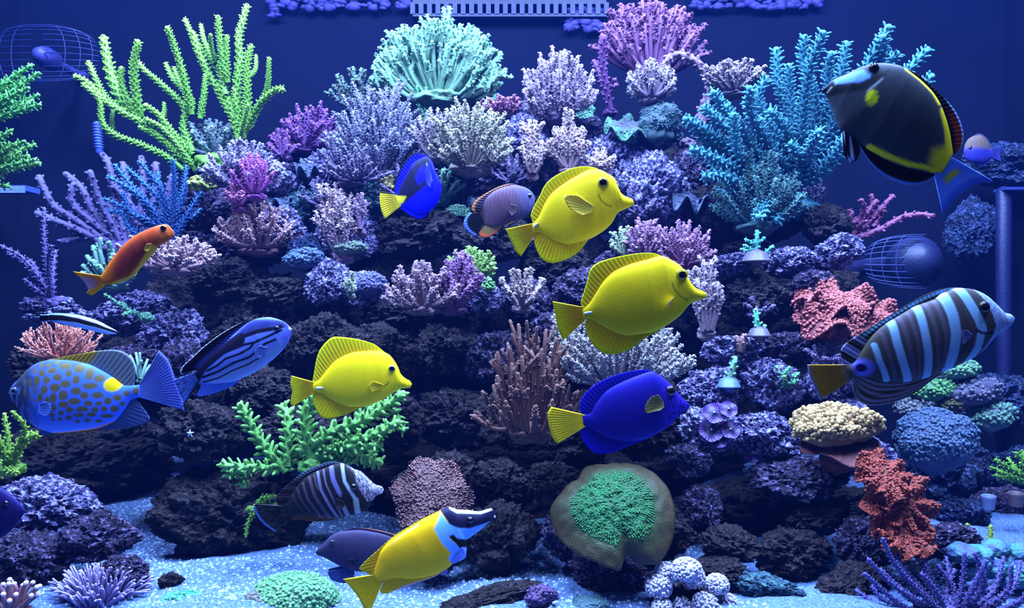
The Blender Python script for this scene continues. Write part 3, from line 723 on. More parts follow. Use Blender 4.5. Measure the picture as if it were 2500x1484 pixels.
# ---- encrusting ledges and twigs filling the upper reef face
for k, (px, py, w, h) in enumerate(((735, 438, 130, 56), (800, 470, 110, 40), (690, 478, 90, 40), (760, 400, 80, 36), (1480, 520, 110, 44), (1180, 480, 90, 36), (1690, 470, 110, 50))):
    plate('encrusting_coral', ('pale blue crinkled crust coral under the violet bush', 'pale blue crinkled crust coral under the lilac thicket', 'pale blue crinkled crust coral beside the magenta centred bush', 'pale blue crinkled crust coral at the foot of the lilac thicket', 'pale blue crinkled crust coral above the pink-violet domes', 'pale blue crinkled crust coral behind the dusky angelfish', 'pale blue crinkled crust coral below the turquoise thicket')[k],
          px, py, w, h, (74, 96, 160), (120, 150, 215), (110, 124, 200), None, ruff=.4, seed=20 + k, np_=160, pr=2.6, pl=3, lobes=7)
for k, (px, py, w, h) in enumerate(((790, 500, 130, 70), (985, 480, 130, 80), (1480, 480, 130, 70), (1560, 520, 120, 70), (1330, 590, 110, 50), (1250, 440, 110, 60), (1420, 500, 90, 50), (2010, 880, 100, 50), (1850, 760, 90, 40))):
    bush('twig_coral', ('dim lilac twig coral on the rock face under the lilac thicket', 'dim lilac twig coral on the rock face beside the blue tang', 'dim lilac twig coral on the pale rocks under the white-lilac clusters', 'dim lilac twig coral on the pale rocks near the snout of a yellow tang', 'dim lilac twig coral under the belly of the yellow tang with fanned fin', 'dim lilac twig coral above the dusky angelfish', 'dim lilac twig coral behind the head of the yellow tang with fanned fin', 'dim lilac twig coral on the lilac ledge under the red plating coral', 'dim lilac twig coral in the dark hollow between the two plug frags')[k],
         px, py, w, h, 16, (44, 40, 90), (140, 138, 215), 4.4, tmax=84, nub=1.3, front=.8)
# ---- turquoise thicket
TQ = [[(1950,430),(1930,300),(1900,200),(1895,120)],[(1950,420),(1960,280),(1975,170),(2010,80)],[(1960,400),(1990,260),(1960,150),(1965,90)],[(1970,400),(2010,280),(2050,190),(2065,105)],[(1980,400),(2050,270),(2110,170),(2170,65)],
 [(1980,390),(2060,290),(2140,190),(2190,130)],[(2000,380),(2110,280),(2200,190),(2265,120)],[(2010,400),(2100,330),(2200,260),(2275,185)],[(1990,430),(2060,370),(2060,330),(2040,290)],[(1930,440),(1870,340),(1830,270),(1830,215)],
 [(1920,440),(1850,360),(1790,290),(1740,225)],[(1910,450),(1830,390),(1740,330),(1672,290)],[(1910,460),(1820,420),(1750,390),(1690,365)],[(1930,430),(1880,300),(1850,240),(1870,190)],[(1900,470),(1850,430),(1800,370),(1790,280)],
 [(1890,480),(1840,470),(1770,430),(1720,430)],[(1900,480),(1870,500),(1850,530)],[(1960,450),(2000,420),(2040,370),(2060,340)],[(1950,380),(1920,320),(1880,270)],[(1960,420),(1930,250),(1925,160)],[(1975,410),(2030,300),(2020,180),(2030,130)],[(1985,400),(2080,260),(2150,150),(2155,90)],
 [(1940,440),(1900,380),(1860,330),(1855,290)],[(1920,450),(1870,400),(1820,330),(1770,260)],[(1930,460),(1900,430),(1830,440),(1770,470)],[(1960,440),(1980,360),(2000,320)],[(1950,450),(1960,400),(1930,350)],[(1940,460),(1880,450),(1800,440),(1740,400)],[(1900,480),(1900,500),(1895,540)],
 [(1915,450),(1840,350),(1780,320),(1720,260)],[(1905,455),(1790,400),(1720,340),(1685,300)],[(2000,400),(2080,330),(2120,260),(2130,200)]]
staghorn('thicket_coral', 'huge turquoise blue thicket coral with feathery upswept branches', (1940, 500), [(10.5, b) for b in TQ], 10.5, (30, 80, 124), (92, 196, 246), 1.50, dj=.06, nub=3.0, nl=1.8, nr=.36, kf=1.6, kt=1.3, taper=.75, footsize=60, cpow=1.3, dtip=-.07)
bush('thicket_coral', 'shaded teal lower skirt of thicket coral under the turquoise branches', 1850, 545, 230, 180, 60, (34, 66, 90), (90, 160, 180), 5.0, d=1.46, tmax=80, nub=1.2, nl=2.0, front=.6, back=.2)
bush('twig_coral', 'dim lilac twig coral in the shade under the turquoise thicket near the goldrim surgeonfish', 1990, 560, 110, 120, 14, (40, 40, 84), (110, 116, 190), 4.4, d=1.55, nub=1.3)
# ---- middle right
bush('dome_coral', 'pink-violet dome coral with pale tips, next to the short mint finger corals', 1580, 625, 125, 88, 46, (130, 50, 150), (205, 165, 235), 4.6, tmax=88, nub=1.0, flat=.8, front=.7)
bush('dome_coral', 'pink-violet dome coral with magenta fringe, nearer the turquoise plug frag', 1670, 640, 160, 98, 60, (150, 50, 150), (200, 160, 232), 4.6, tmax=88, nub=1.0, flat=.8, front=.7)
bush('finger_coral', 'short pale mint and white finger corals behind the largest yellow tang', 1528, 622, 90, 66, 12, (110, 140, 130), (195, 235, 215), 6.0, nub=.9, tmax=65)
bush('finger_coral', 'grey white finger coral just above the dorsal fin of the largest yellow tang', 1588, 622, 90, 52, 12, (96, 92, 116), (205, 205, 235), 5.4, nub=1.0, tmax=75)
def frag(label, px, py, w, col, tipc, stem, d=None, discc=(66, 66, 92)):
    d = rock_hit(px, py) if d is None else d
    s = d / F; o = P(px, py, d); root = thing('coral_frag', label, 'coral', tuple(o), 'coral frags on plugs')
    mb = MB(); pth = [o + np.array((0, 0, z)) * s for z in (-10, -2, 2, 5)]
    tube(mb, np.array(pth), np.array((.3, .34, 1.0, .9)) * w / 2 * s, alb(discc, .7), 20)
    link('plug', mb.mesh('plug', o), M_PLASTIC, root)
    for br in stem:
        r = br[0]; mb = MB()
        path = crom([o + np.array((x, 0.02 * i * w, y)) * s for i, (x, y) in enumerate(br[1])], 9)
        twig(mb, path, r * s, r * s * .7, alb(col, .45), alb(tipc, .45), 1.0, 1.5, .5, .1, 8)
        link('branch', mb.mesh('branch', o), M_CORAL, root)
frag('turquoise frag coral with side arms on a dish shaped plug on the arch ledge', 1846, 640, 76, (50, 150, 170), (110, 225, 225), [(7,[(0,4),(2,40),(4,76)]),(5,[(-2,12),(-18,26),(-36,32)]),(5,[(2,10),(24,24),(42,40)]),(4.5,[(1,40),(-14,50),(-26,56)]),(4.5,[(2,44),(14,54),(22,60)]),(4,[(-2,22),(-20,38),(-30,42)])], d=1.40)
frag('mint frag coral with a single thick finger on a round plug', 1853, 822, 60, (60, 150, 150), (120, 225, 200), [(8,[(-3,4),(-5,36),(-7,66)]),(6,[(6,4),(12,18),(14,28)]),(6,[(-14,4),(-18,14)]),(5,[(14,3),(22,8)])], d=1.33)
frag('olive frag coral leaning on a blue encrusted plug on the lilac ledge', 1778, 946, 64, (80, 120, 120), (120, 200, 170), [(9,[(0,2),(8,36),(18,72)]),(7,[(-14,0),(-20,12)])], discc=(54, 84, 160))
bush('twig_coral', 'small mint twig coral on the lilac ledge near the ochre tailed sailfin', 1915, 935, 84, 40, 10, (60, 150, 150), (130, 230, 190), 5.0, nub=.9, tmax=80)
bush('finger_coral', 'small pinkish forked finger coral on top of the lilac ledge', 1808, 858, 44, 40, 4, (150, 120, 150), (200, 170, 190), 7.0, nub=.5, sec=1, tmax=50)
staghorn('branching_coral', 'mauve pink branching coral with one long arm reaching over the dark pump', (2010, 610), [(9,[(2010,605),(2080,585),(2150,560),(2200,532),(2240,524),(2278,528)]),(8,[(2010,600),(2060,560),(2110,525),(2140,490)]),(8,[(2020,600),(2100,560),(2140,520),(2180,478)]),(7,[(2060,560),(2080,520),(2070,515)]),(7,[(2090,550),(2110,510),(2102,488)]),(7,[(2110,540),(2130,500),(2128,476)]),(8,[(2000,605),(2040,590),(2080,580)]),(6,[(2130,555),(2150,525),(2160,515)]),(7,[(2000,600),(2030,570),(2050,540)]),(6,[(2090,560),(2105,545),(2115,540)])], 8, (112, 56, 130), (190, 116, 190), 1.50, dj=.03, nub=1.0, nl=1.2, taper=.7, footsize=30)
plate('plate_coral', 'olive disc of coral under the mauve branching coral', 2036, 600, 56, 20, (120, 124, 110), (150, 150, 110), (150, 150, 120), d=1.46, np_=0, ruff=.05)
for k, (px, py, w, h, sd) in enumerate(((2060, 745, 210, 120, 2), (2130, 770, 150, 90, 5), (1990, 740, 110, 80, 8))):
    plate('plate_coral', ('coral red plating coral with knobbly shelves, the largest shelf', 'coral red plating coral shelf tucked behind the barred sailfin tang', 'coral red plating coral shelf against the shaded rock')[k], px, py, w, h, (186, 84, 90), (140, 58, 66), (222, 130, 138), 1.34 + .02 * k, ruff=.35, seed=sd, np_=900 - 200 * k, pr=4.2, pl=6, lay=2, group='coral red plating shelves')
dome('plate_coral', 'coral red lumpy underside of the plating coral below its shelves', 2050, 795, 70, 45, (140, 52, 52), (176, 70, 66), 200, 5, 3, d=1.37, lump=.9)
# ---- centre
bush('bush_coral', 'beige-lilac bush coral with stout knobbly branches in mid reef', 1030, 748, 190, 108, 44, (92, 74, 96), (196, 172, 220), 6.2, tmax=82, nub=1.0, nl=1.5, d=1.30)
bush('bush_coral', 'purple bush coral growing against the beige-lilac bush coral', 1105, 745, 135, 125, 30, (84, 50, 120), (176, 132, 220), 6.0, tmax=72, nub=1.0, nl=1.5, d=1.31, lean=.12)
bush('bush_coral', 'neon green small bush coral behind the purple bush coral', 1152, 676, 125, 74, 40, (50, 84, 40), (170, 235, 130), 5.2, tmax=88, nub=.7, d=1.36, flat=.7)
dome('bubble_coral', 'neon green patch of bubbly coral beside the purple bush coral', 1192, 698, 13, 16, (60, 130, 70), (130, 230, 150), 40, 4, 5, d=1.33)
bush('bush_coral', 'small lilac and cream bush coral between the rocks in mid reef', 1275, 745, 120, 95, 18, (84, 66, 110), (215, 205, 225), 5.6, tmax=72, nub=1.2, d=1.34)
dome('encrusting_coral', 'blue-violet brain-like knob of coral beside the beige-lilac bush', 905, 695, 34, 30, (64, 66, 150), (120, 130, 215), 180, 3.4, 3, lump=.4)
dome('encrusting_coral', 'blue mossy patch of coral under the pale pink bush coral', 735, 632, 44, 28, (60, 90, 170), (110, 150, 225), 260, 3.2, 3, lump=.8)
dome('encrusting_coral', 'pale mint crusty patch of coral under the white-lilac bush', 850, 605, 36, 16, (90, 120, 140), (150, 185, 190), 160, 3, 3, lump=.8)
bush('twig_coral', 'tiny white and mint twig coral on a knob beside the blue-violet brain-like knob', 855, 712, 40, 46, 6, (90, 110, 130), (190, 220, 215), 5, nub=1.1, d=1.34)
bush('finger_coral', 'brown pink finger coral with pale tips by the tail of the violet tang', 1300, 1045, 250, 232, 60, (112, 66, 72), (168, 130, 128), 7.0, tmax=88, nub=.22, nl=1.4, sec=3, d=1.17, flat=.7, front=.75, kt=.95, kf=2.2, cpow=6, tipr=.75, inner=.25, footc=(80, 52, 70))
bush('bush_coral', 'broad grey bush coral with white snow-like tips under the largest yellow tang', 1510, 940, 350, 150, 100, (56, 46, 76), (205, 215, 240), 5.6, tmax=88, nub=1.3, nl=1.4, flat=.55, d=1.22, front=.7, sec=2)
bush('bush_coral', 'white tipped grey bush coral behind the tail of the largest yellow tang', 1400, 860, 150, 110, 34, (66, 56, 84), (205, 215, 240), 5.2, tmax=80, nub=1.3, nl=1.4, d=1.33)
bush('finger_coral', 'pale lilac finger coral in front of the snout of the largest yellow tang', 1728, 805, 100, 150, 26, (110, 96, 130), (205, 195, 240), 6.2, tmax=60, nub=.9, nl=1.3, d=1.33, sec=2)
bush('finger_coral', 'upper lilac twig tuft behind the eye of the largest yellow tang', 1690, 700, 60, 50, 10, (110, 96, 130), (195, 190, 240), 5.0, nub=.9, d=1.36)
# ---- left rock
bush('birdsnest_coral', 'salmon pink birdsnest coral with white points above the spotted rabbitfish', 150, 872, 205, 82, 58, (170, 74, 74), (250, 180, 176), 4.4, tmax=88, kf=4, kt=1.5, nub=.35, nl=2.2, sec=3, d=1.22, flat=.6, front=.8, tipr=.45)
staghorn('tube_coral', 'cluster of pale mint upright tubes behind the tail of the spotted rabbitfish', (340, 925), [[(340,925),(328,890),(318,868)],[(341,925),(336,885),(332,862)],[(342,925),(342,890),(341,862)],[(343,925),(352,900),(360,878)],[(343,925),(356,905),(366,892)],[(341,924),(338,900),(346,880)]], 3.6, (80, 150, 160), (160, 230, 225), 1.26, nub=0, footsize=12, taper=.9)
staghorn('twig_coral', 'mint green twig coral lying across the lilac rock above the cleaner wrasse', (345, 770), [(5,[(345,770),(310,755),(280,735),(255,718)]),(5,[(340,770),(320,762),(300,768)]),(4,[(310,755),(300,742),(285,740)])], 5, (40, 80, 90), (130, 225, 190), 1.33, nub=1.4, nl=1.6, footsize=14)
dome('bubble_coral', 'round pale mint knob of coral on the lilac rock above the cleaner wrasse', 352, 776, 17, 12, (90, 170, 160), (130, 215, 195), 60, 4, 3, d=1.33)
staghorn('staghorn_coral', 'olive green staghorn coral peeping out from under the spotted rabbitfish', (20, 1140), [[(20,1140),(20,1070),(10,1010)],[(20,1140),(50,1080),(60,1040),(30,1005)],[(25,1140),(60,1080),(90,1060)],[(20,1130),(0,1080),(-20,1040)],[(20,1140),(0,1130),(-30,1110)],[(25,1135),(70,1060),(95,1068)],[(15,1145),(30,1150),(42,1152)],[(20,1140),(-5,1155),(0,1165)],[(25,1130),(40,1100),(45,1072)]], 8, (70, 140, 40), (160, 225, 80), 1.12, nub=1.2, nl=1.6, footsize=30)
# ---- green staghorn of the lower middle
staghorn('staghorn_coral', 'bright green staghorn coral with thick knobbly arms above the sand boulder', (770, 1130), [
 (11,[(700,1150),(660,1110),(620,1050),(600,1010),(585,988)]),(11,[(700,1140),(705,1060),(700,1010),(690,990)]),(9,[(680,1150),(640,1140),(600,1140),(540,1135)]),(8,[(620,1140),(580,1150),(555,1160)]),(8,[(610,1145),(595,1165),(595,1185)]),
 (13,[(760,1120),(745,1040),(750,990),(780,960)]),(11,[(770,1120),(800,1060),(850,1040),(900,1020),(985,960)]),(10,[(780,1120),(850,1080),(920,1060),(970,1030)]),(10,[(770,1120),(820,1090),(880,1090),(930,1085)]),(10,[(780,1130),(860,1110),(900,1120),(930,1130)]),
 (10,[(770,1120),(740,1090),(735,1075)]),(9,[(790,1130),(840,1130),(870,1120)]),(9,[(840,1070),(860,1040),(900,1000),(940,980)]),(8,[(900,1060),(940,1050),(945,1035)]),(9,[(690,1150),(720,1120),(740,1105)]),(9,[(880,1090),(900,1110),(905,1130)]),(8,[(960,1000),(975,1030),(985,1050)]),(10,[(760,1120),(800,1075),(860,1070)])],
 10, (56, 130, 50), (140, 235, 130), 1.19, dj=.05, nub=1.5, nl=2.3, nr=.5, taper=.8, kt=1.35, kf=1.8, footsize=40)
staghorn('staghorn_coral', 'small green staghorn sprig hanging by the tail of the small sailfin tang', (610, 1240), [(6,[(640,1215),(620,1250),(605,1280),(600,1310)]),(6,[(640,1215),(655,1215),(672,1210)]),(5,[(640,1225),(665,1235),(675,1228)])], 6, (60, 130, 40), (150, 225, 90), 1.22, nub=1.2, footsize=14)
# ---- plates low on the reef
plate('plate_coral', 'brownish pink rosette plate coral with beaded centre above the foxface', 1055, 1200, 190, 150, (120, 88, 100), (104, 62, 76), (196, 160, 176), 1.19, lobes=6, ruff=.14, bowl=.10, seed=3, np_=1200, pr=2.6, pl=5.0, ridge=2.5)
plate('plate_coral', 'wide green-brown plate coral with a bright green crown under the violet tang', 1490, 1225, 300, 225, (30, 124, 66), (84, 76, 40), (52, 170, 100), 1.10, lobes=3, ruff=.10, bowl=.16, seed=6, np_=2000, pr=2.6, pl=3.0, ridge=.8, polyp_in=.66, rim=-.3, kf=1.0, kp=1.1,
      outline=[(1345,1215),(1370,1190),(1420,1160),(1440,1130),(1500,1115),(1580,1120),(1640,1170),(1655,1230),(1640,1280),(1600,1320),(1560,1320),(1535,1305),(1520,1310),(1505,1340),(1450,1325),(1400,1300),(1360,1260)])
dome('cup_coral', 'cream knobbly cup coral with a pink edge on the lilac ledge', 2050, 1048, 100, 46, (96, 66, 50), (226, 208, 150), 900, 5.2, 9, d=1.20, lump=.85)
plate('plate_coral', 'dusky pink saucer underneath the cream knobbly cup coral', 2050, 1066, 196, 60, (96, 60, 64), (150, 90, 104), (160, 100, 110), 1.225, np_=0, ruff=.08, seed=9)
for k, (px, py, w, h, sd, yw) in enumerate(((2200, 1230, 200, 185, 4, .3), (2165, 1160, 140, 100, 7, .2), (2205, 1295, 150, 80, 11, .2))):
    plate('plate_coral', ('burnt orange frilled plate coral, the broad middle frill', 'burnt orange frilled plate coral, the frill just under the cream cup coral', 'burnt orange frilled plate coral, the frill just above the dark purple staghorn')[k], px, py, w, h, (150, 58, 44), (170, 72, 44), (196, 92, 78), 1.12 - .01 * k, lobes=9, ruff=.30, seed=sd, np_=800 - 200 * k, pr=3.6, pl=5, ridge=5, lay=2 if k == 0 else 1, yawr=yw, group='burnt orange frills')
# ---- mushrooms
def mushroom(px, py, r, label, d=None):
    d = (rock_hit(px, py) - .006) if d is None else d
    s = d / F; o = P(px, py, d); root = thing('mushroom_coral', label, 'coral', tuple(o), 'purple mushroom corals')
    al = math.radians(55); n = np.array((0, -math.sin(al), math.cos(al))); ex = np.array((1.0, 0, 0)); ey = np.cross(n, ex)
    nr, na = 14, 72
    R, A = np.meshgrid(np.linspace(.02, 1, nr), np.linspace(0, 2 * math.pi, na, endpoint=False), indexing='ij')
    z = r * (.30 * (1 - R) ** 2 + .16 * R * R + .05 * np.sin(A * 24) * R + .09 * np.sin(A * 5 + px) * R * R)
    V = o + (ex * (R * np.cos(A))[..., None] + ey * (R * np.sin(A))[..., None]) * r * s + n * z[..., None] * s
    C = mixl(alb((34, 20, 84), .6), alb((84, 56, 170), .6), smooth(.2, 1, R) * (.6 + .4 * np.sin(A * 24)))
    i, j = np.meshgrid(np.arange(nr - 1), np.arange(na), indexing='ij'); j2 = (j + 1) % na
    Q = np.stack((i * na + j, (i + 1) * na + j, (i + 1) * na + j2, i * na + j2), -1).reshape(-1, 4)
    mb = MB(); mb.add(np.concatenate((V.reshape(-1, 3), V.reshape(-1, 3) - n * 2.5 * s)), np.concatenate((Q, Q[:, ::-1] + nr * na)), None, np.concatenate((C.reshape(-1, 3),) * 2))
    link('cap', mb.mesh('cap', o), M_SOFT, root)
    mb = MB(); tube(mb, np.array([o + np.array((0, max(.012, min(.10, ray_hit(px, py) + .012 - d)), -.004)), o - n * r * .2 * s, o]), np.array((.5, .4, .3)) * r * s, alb((60, 40, 110)), 12)
    link('stalk', mb.mesh('stalk', o), M_SOFT, root)
    mb = MB(); v, t = ICO[2]; mb.add(v * r * .1 * s + o + n * r * .3 * s, None, t, alb((180, 160, 235))); link('mouth', mb.mesh('mouth', o), M_SOFT, root)
for a in ((1742, 1010, 27), (1778, 1000, 22), (1735, 1052, 30), (1782, 1050, 24), (1755, 1076, 20)):
    mushroom(*a, label='purple mushroom coral in the cluster on the face of the lilac ledge', d=min(ray_hit(1742, 1010), ray_hit(1735, 1052), ray_hit(1778, 1000)) - .012)
mushroom(1836, 1106, 26, 'purple mushroom coral sitting by itself on the underside of the lilac ledge')
# ---- white pompom coral
def pompom():
    d = 1.10; s = d / F; o = P(1690, 1484, d); root = thing('pompom_coral', 'white pulsing coral with round pompom heads on a dark stalk beside the teal rock', 'coral', tuple(o))
    rng = np.random.default_rng(5); v, t = ICO[3]
    heads = [(1626, 1400, 30, 28), (1608, 1432, 34, 32), (1676, 1392, 40, 30), (1692, 1410, 30, 30), (1750, 1428, 30, 27), (1722, 1474, 34, 28), (1772, 1474, 30, 26), (1660, 1480, 30, 24), (1616, 1480, 24, 20)]
    for k, (px, py, rx, ry) in enumerate(heads):
        c = P(px, py, d - .01 * (k % 3)); R = np.array((rx, rx, ry)) * s
        mb = MB(); tube(mb, quad(o + np.array((0, .02, -.03)), (o + c) / 2 + (0, .02, 0), c, 6), np.linspace(9, 6, 6) * s, alb((110, 90, 110)), 8); link('stalk', mb.mesh('stalk', o), M_SOFT, root)
        mb = MB(); mb.add(v * R * .86 + c, None, t, alb((150, 158, 225), .5)); h = link('head', mb.mesh('head', o), M_SOFT, root)
        q = unit(rng.normal(size=(300, 3))); q = q[q[:, 2] > -.7][:230]
        mb = MB(); nubs(mb, q * R * .82 + c, q, 6.5 * s, 3.6 * s, alb((150, 158, 225), .5), alb((186, 196, 246), .5) * rng.uniform(.85, 1.1, (len(q), 1)), 6)
        po = link('polyps', mb.mesh('polyps', o), M_SOFT, h); po['kind'] = 'stuff'
pompom()
# ---- anemones and low front corals
def anemone(label, px, py, w, h, n, r, cb, ct, d, tipball=None, green=None, tmax=80, name='anemone', seed=0):
    s = d / F; o = P(px, py, d); root = thing(name, label, 'anemone', tuple(o)); rng = np.random.default_rng(seed + int(px))
    crust(root, o, o + (0, .012, -.01), w * s * .36, w * s * .3, h * s * .3, alb(green or cb, .9), px, 'foot')
    for i in range(n):
        ct_ = 1 - (1 - math.cos(math.radians(tmax))) * (i + .5) / n; st = math.sqrt(1 - ct_ ** 2); ph = i * 2.39996 + rng.uniform(-.3, .3)
        a = o + np.array((w * .26 * st * math.cos(ph), w * .22 * st * math.sin(ph), h * .12)) * s
        tip = o + np.array((w / 2 * st * math.cos(ph), w * .34 * st * math.sin(ph), h * (.35 + .65 * ct_))) * s * rng.uniform(.85, 1.12) + rng.normal(0, 5, 3) * s
        m = (a + tip) / 2 + np.array((0, 0, h * .16)) * s + rng.normal(0, 6, 3) * s
        mb = MB(); pth = quad(a, m, tip, 9); u = np.linspace(0, 1, 9)
        tube(mb, pth, r * s * (1 - .35 * u), mixl(alb(cb, .5), alb(ct, .5), u ** 1.5), 8)
        te = link('tentacle', mb.mesh('tentacle', o), M_SOFT, root)
        if tipball:
            v, t = ICO[2]; mb = MB(); mb.add(v * r * 1.0 * s + pth[-1], None, t, alb(tipball, .5)); link('tip', mb.mesh('tip', o), M_SOFT, te)
anemone('lilac anemone with dense short tentacles and a green heart on the sand', 250, 1478, 240, 92, 300, 3.6, (86, 84, 170), (160, 158, 236), 1.13, green=(90, 150, 90))
anemone('brown anemone with white ball tipped tentacles under the coralline rocks', 30, 1486, 130, 66, 26, 6.2, (96, 66, 90), (140, 108, 140), 1.08, tipball=(205, 195, 240))
dome('zoanthid_coral', 'glowing aqua patch of zoanthid coral at the edge of the sand', 440, 1476, 52, 22, (50, 150, 150), (110, 240, 215), 90, 6, 5, d=1.10, mat=M_SOFT)
dome('mound_coral', 'mint green pimpled mound coral on the sand near the foxface tail', 705, 1476, 105, 58, (60, 120, 90), (140, 232, 180), 900, 4.6, 5, d=1.08, lump=.3)
dome('mound_coral', 'dull olive-lilac mound coral beside the mint green mound', 635, 1484, 50, 30, (96, 104, 110), (150, 160, 170), 220, 4.2, 4, d=1.07)
dome('sponge', 'purple lumpy sponge at the end of the low slab', 1320, 1462, 34, 24, (70, 50, 110), (110, 84, 170), 120, 4, 4, d=1.06, lump=1.0, cat='sponge')
dome('sponge', 'teal smooth sponge on the sand behind the low slab', 1440, 1484, 46, 20, (50, 96, 130), (90, 150, 180), 160, 3, 2, d=1.07, cat='sponge')
# ---- front right
staghorn('staghorn_coral', 'dark purple staghorn coral with blue tips below the burnt orange frills', (2320, 1500), [[(2300,1500),(2240,1440),(2180,1370),(2155,1315)],[(2310,1500),(2270,1430),(2260,1370),(2255,1325)],[(2290,1500),(2230,1460),(2170,1420),(2120,1365)],[(2320,1500),(2330,1440),(2290,1380)],[(2330,1500),(2350,1430),(2355,1350)],[(2340,1500),(2380,1430),(2410,1370)],[(2350,1500),(2420,1450),(2440,1400),(2450,1360)],[(2360,1500),(2440,1470),(2480,1420),(2490,1370)],[(2280,1500),(2200,1480),(2150,1460),(2130,1430)],[(2300,1505),(2250,1480),(2200,1440)],[(2340,1500),(2360,1460),(2390,1400)],[(2360,1505),(2440,1490),(2500,1460)],[(2320,1500),(2310,1450),(2330,1390)],[(2290,1505),(2200,1500),(2150,1490)],[(2330,1500),(2400,1440),(2400,1400)],[(2350,1505),(2420,1480),(2470,1440)],[(2310,1500),(2290,1450),(2250,1400)],[(2280,1510),(2210,1450),(2150,1390)],[(2300,1510),(2260,1450),(2200,1380),(2190,1350)],[(2270,1510),(2190,1470),(2110,1400)],[(2360,1500),(2400,1420),(2380,1350)],[(2380,1500),(2460,1440),(2470,1380)],[(2340,1500),(2320,1420),(2310,1360)],[(2250,1510),(2150,1480),(2090,1440)],[(2390,1510),(2480,1480),(2520,1420)],[(2330,1510),(2350,1470),(2430,1430)]], 6.2, (26, 22, 56), (104, 104, 220), 1.06, dj=.05, nub=1.5, nl=1.3, nr=.42, taper=.7, cpow=3, footsize=50)
for k, (px, py, rx, ry) in enumerate(((2350, 1350, 36, 24), (2390, 1355, 34, 24), (2430, 1340, 34, 22), (2380, 1385, 36, 26), (2420, 1385, 36, 28), (2460, 1370, 34, 26), (2470, 1410, 36, 28), (2495, 1350, 30, 24), (2345, 1395, 30, 24), (2500, 1390, 30, 28))):
    s = 1.13 / F; o = P(px, py, 1.13 + .01 * (k % 3))
    v, t = ICO[5]; mb = MB()
    mb.add(v * (1 + (fbm(v * 9 + k, 2) - .5) * .16 + (fbm(v * 1.8 + k, 2) - .5) * .5)[:, None] * np.array((rx, rx, ry)) * s + o, None, t, mixl(alb((62, 84, 170), .45), alb((60, 132, 140), .45), np.clip(fbm(v * 1.3 + k * 3, 2) * 2 - .6, 0, 1)))
    tag(link('bubble_coral', mb.mesh('bubble_coral', o), M_CORAL, None, tuple(o)), 'puffy blue-green bubble of soft coral behind the dark purple staghorn', 'coral', 'puffy blue-green soft corals')
staghorn('staghorn_coral', 'bright green staghorn coral growing by the far rocks near the tube sponges', (2510, 1170), fan_paths(2530, 1175, [(2418,1140),(2430,1122),(2445,1135),(2460,1118),(2480,1105),(2495,1100),(2440,1150),(2470,1140),(2430,1160),(2490,1130)]), 6.5, (70, 160, 50), (150, 240, 100), 1.55, nub=1.2, nl=1.7, footsize=20)
for k, (px, py, hh, ln) in enumerate(((2330, 1345, 50, -8), (2362, 1335, 36, 4), (2417, 1330, 46, 2), (2348, 1310, 30, 14))):
    staghorn('sprig_coral', 'short yellow-green coral sprig among the blue rocks by the soft corals', (px, py), [[(px, py), (px + ln / 2, py - hh / 2), (px + ln, py - hh)]], 6.5, (100, 150, 50), (170, 220, 90), 1.30, nub=1.6, nl=1.0, taper=.7, footsize=8, group='yellow-green sprigs')
dome('mound_coral', 'broad blue-grey mound coral of fine scales behind the orange frills', 2300, 1085, 95, 75, (44, 70, 130), (110, 150, 220), 900, 4.4, 5, d=1.50, lump=.5)
for a in ((2345, 905, 45, 22, 'green speckled', (60, 96, 110), (150, 235, 190)), (2280, 955, 52, 28, 'bright green speckled', (60, 110, 100), (140, 240, 160)), (2380, 960, 70, 34, 'lilac speckled', (56, 60, 110), (150, 160, 215)), (2430, 1020, 52, 34, 'mint and lilac speckled', (56, 70, 110), (140, 215, 205)), (2240, 1000, 45, 24, 'white speckled', (60, 70, 110), (170, 190, 225)), (2330, 990, 30, 24, 'olive speckled', (70, 76, 60), (120, 130, 100))):
    dome('bush_coral', a[4] + ' low bushy coral on the far rocks below the barred sailfin', a[0], a[1], a[2], a[3], a[5], a[6], 170, 4.2, 7, d=1.66, lump=.7)
for k, (px, py, r) in enumerate(((2413, 1212, 17), (2480, 1205, 19))):
    d = 1.45; s = d / F; o = P(px, py, d); mb = MB()
    root = thing('tube_sponge', ('pale open tube sponge on the far rocks, ring mouth facing up', 'wide tan tube sponge under the bright green staghorn on the far rocks')[k], 'sponge', tuple(o))
    th = np.linspace(0, 2 * math.pi, 28, endpoint=False); prof = [(0.8, -30), (.85, -18), (.95, -4), (1.0, 2), (.85, 4), (.7, 0), (.6, -16), (.1, -20)]
    V = np.array([[o + np.array((rr * r * math.cos(a), rr * r * math.sin(a), z + r * .0)) * s for a in th] for rr, z in prof])
    i, j = np.meshgrid(np.arange(len(prof) - 1), np.arange(28), indexing='ij'); j2 = (j + 1) % 28
    mb.add(V.reshape(-1, 3), np.stack((i * 28 + j, i * 28 + j2, (i + 1) * 28 + j2, (i + 1) * 28 + j), -1).reshape(-1, 4), None, alb((96, 120, 190) if k == 0 else (80, 76, 96), .5))
    link('tube', mb.mesh('tube', o), M_SOFT, root)
# small white starfish on the dark rock
d = rock_hit(464, 1058) - .004; s = d / F; o = P(464, 1058, d); root = thing('starfish', 'tiny pale starfish on the dark rock beside the cave', 'starfish', tuple(o))
for k in range(5):
    a = k * 2 * math.pi / 5 + .3; mb = MB()
    tube(mb, np.array([o, o + np.array((math.cos(a) * 5, -.5, math.sin(a) * 5)) * s, o + np.array((math.cos(a) * 9.5, 0, math.sin(a) * 9.5)) * s]), np.array((3, 2.2, 1)) * s, alb((120, 140, 180)), 6)
    link('arm', mb.mesh('arm', o), M_SOFT, root)

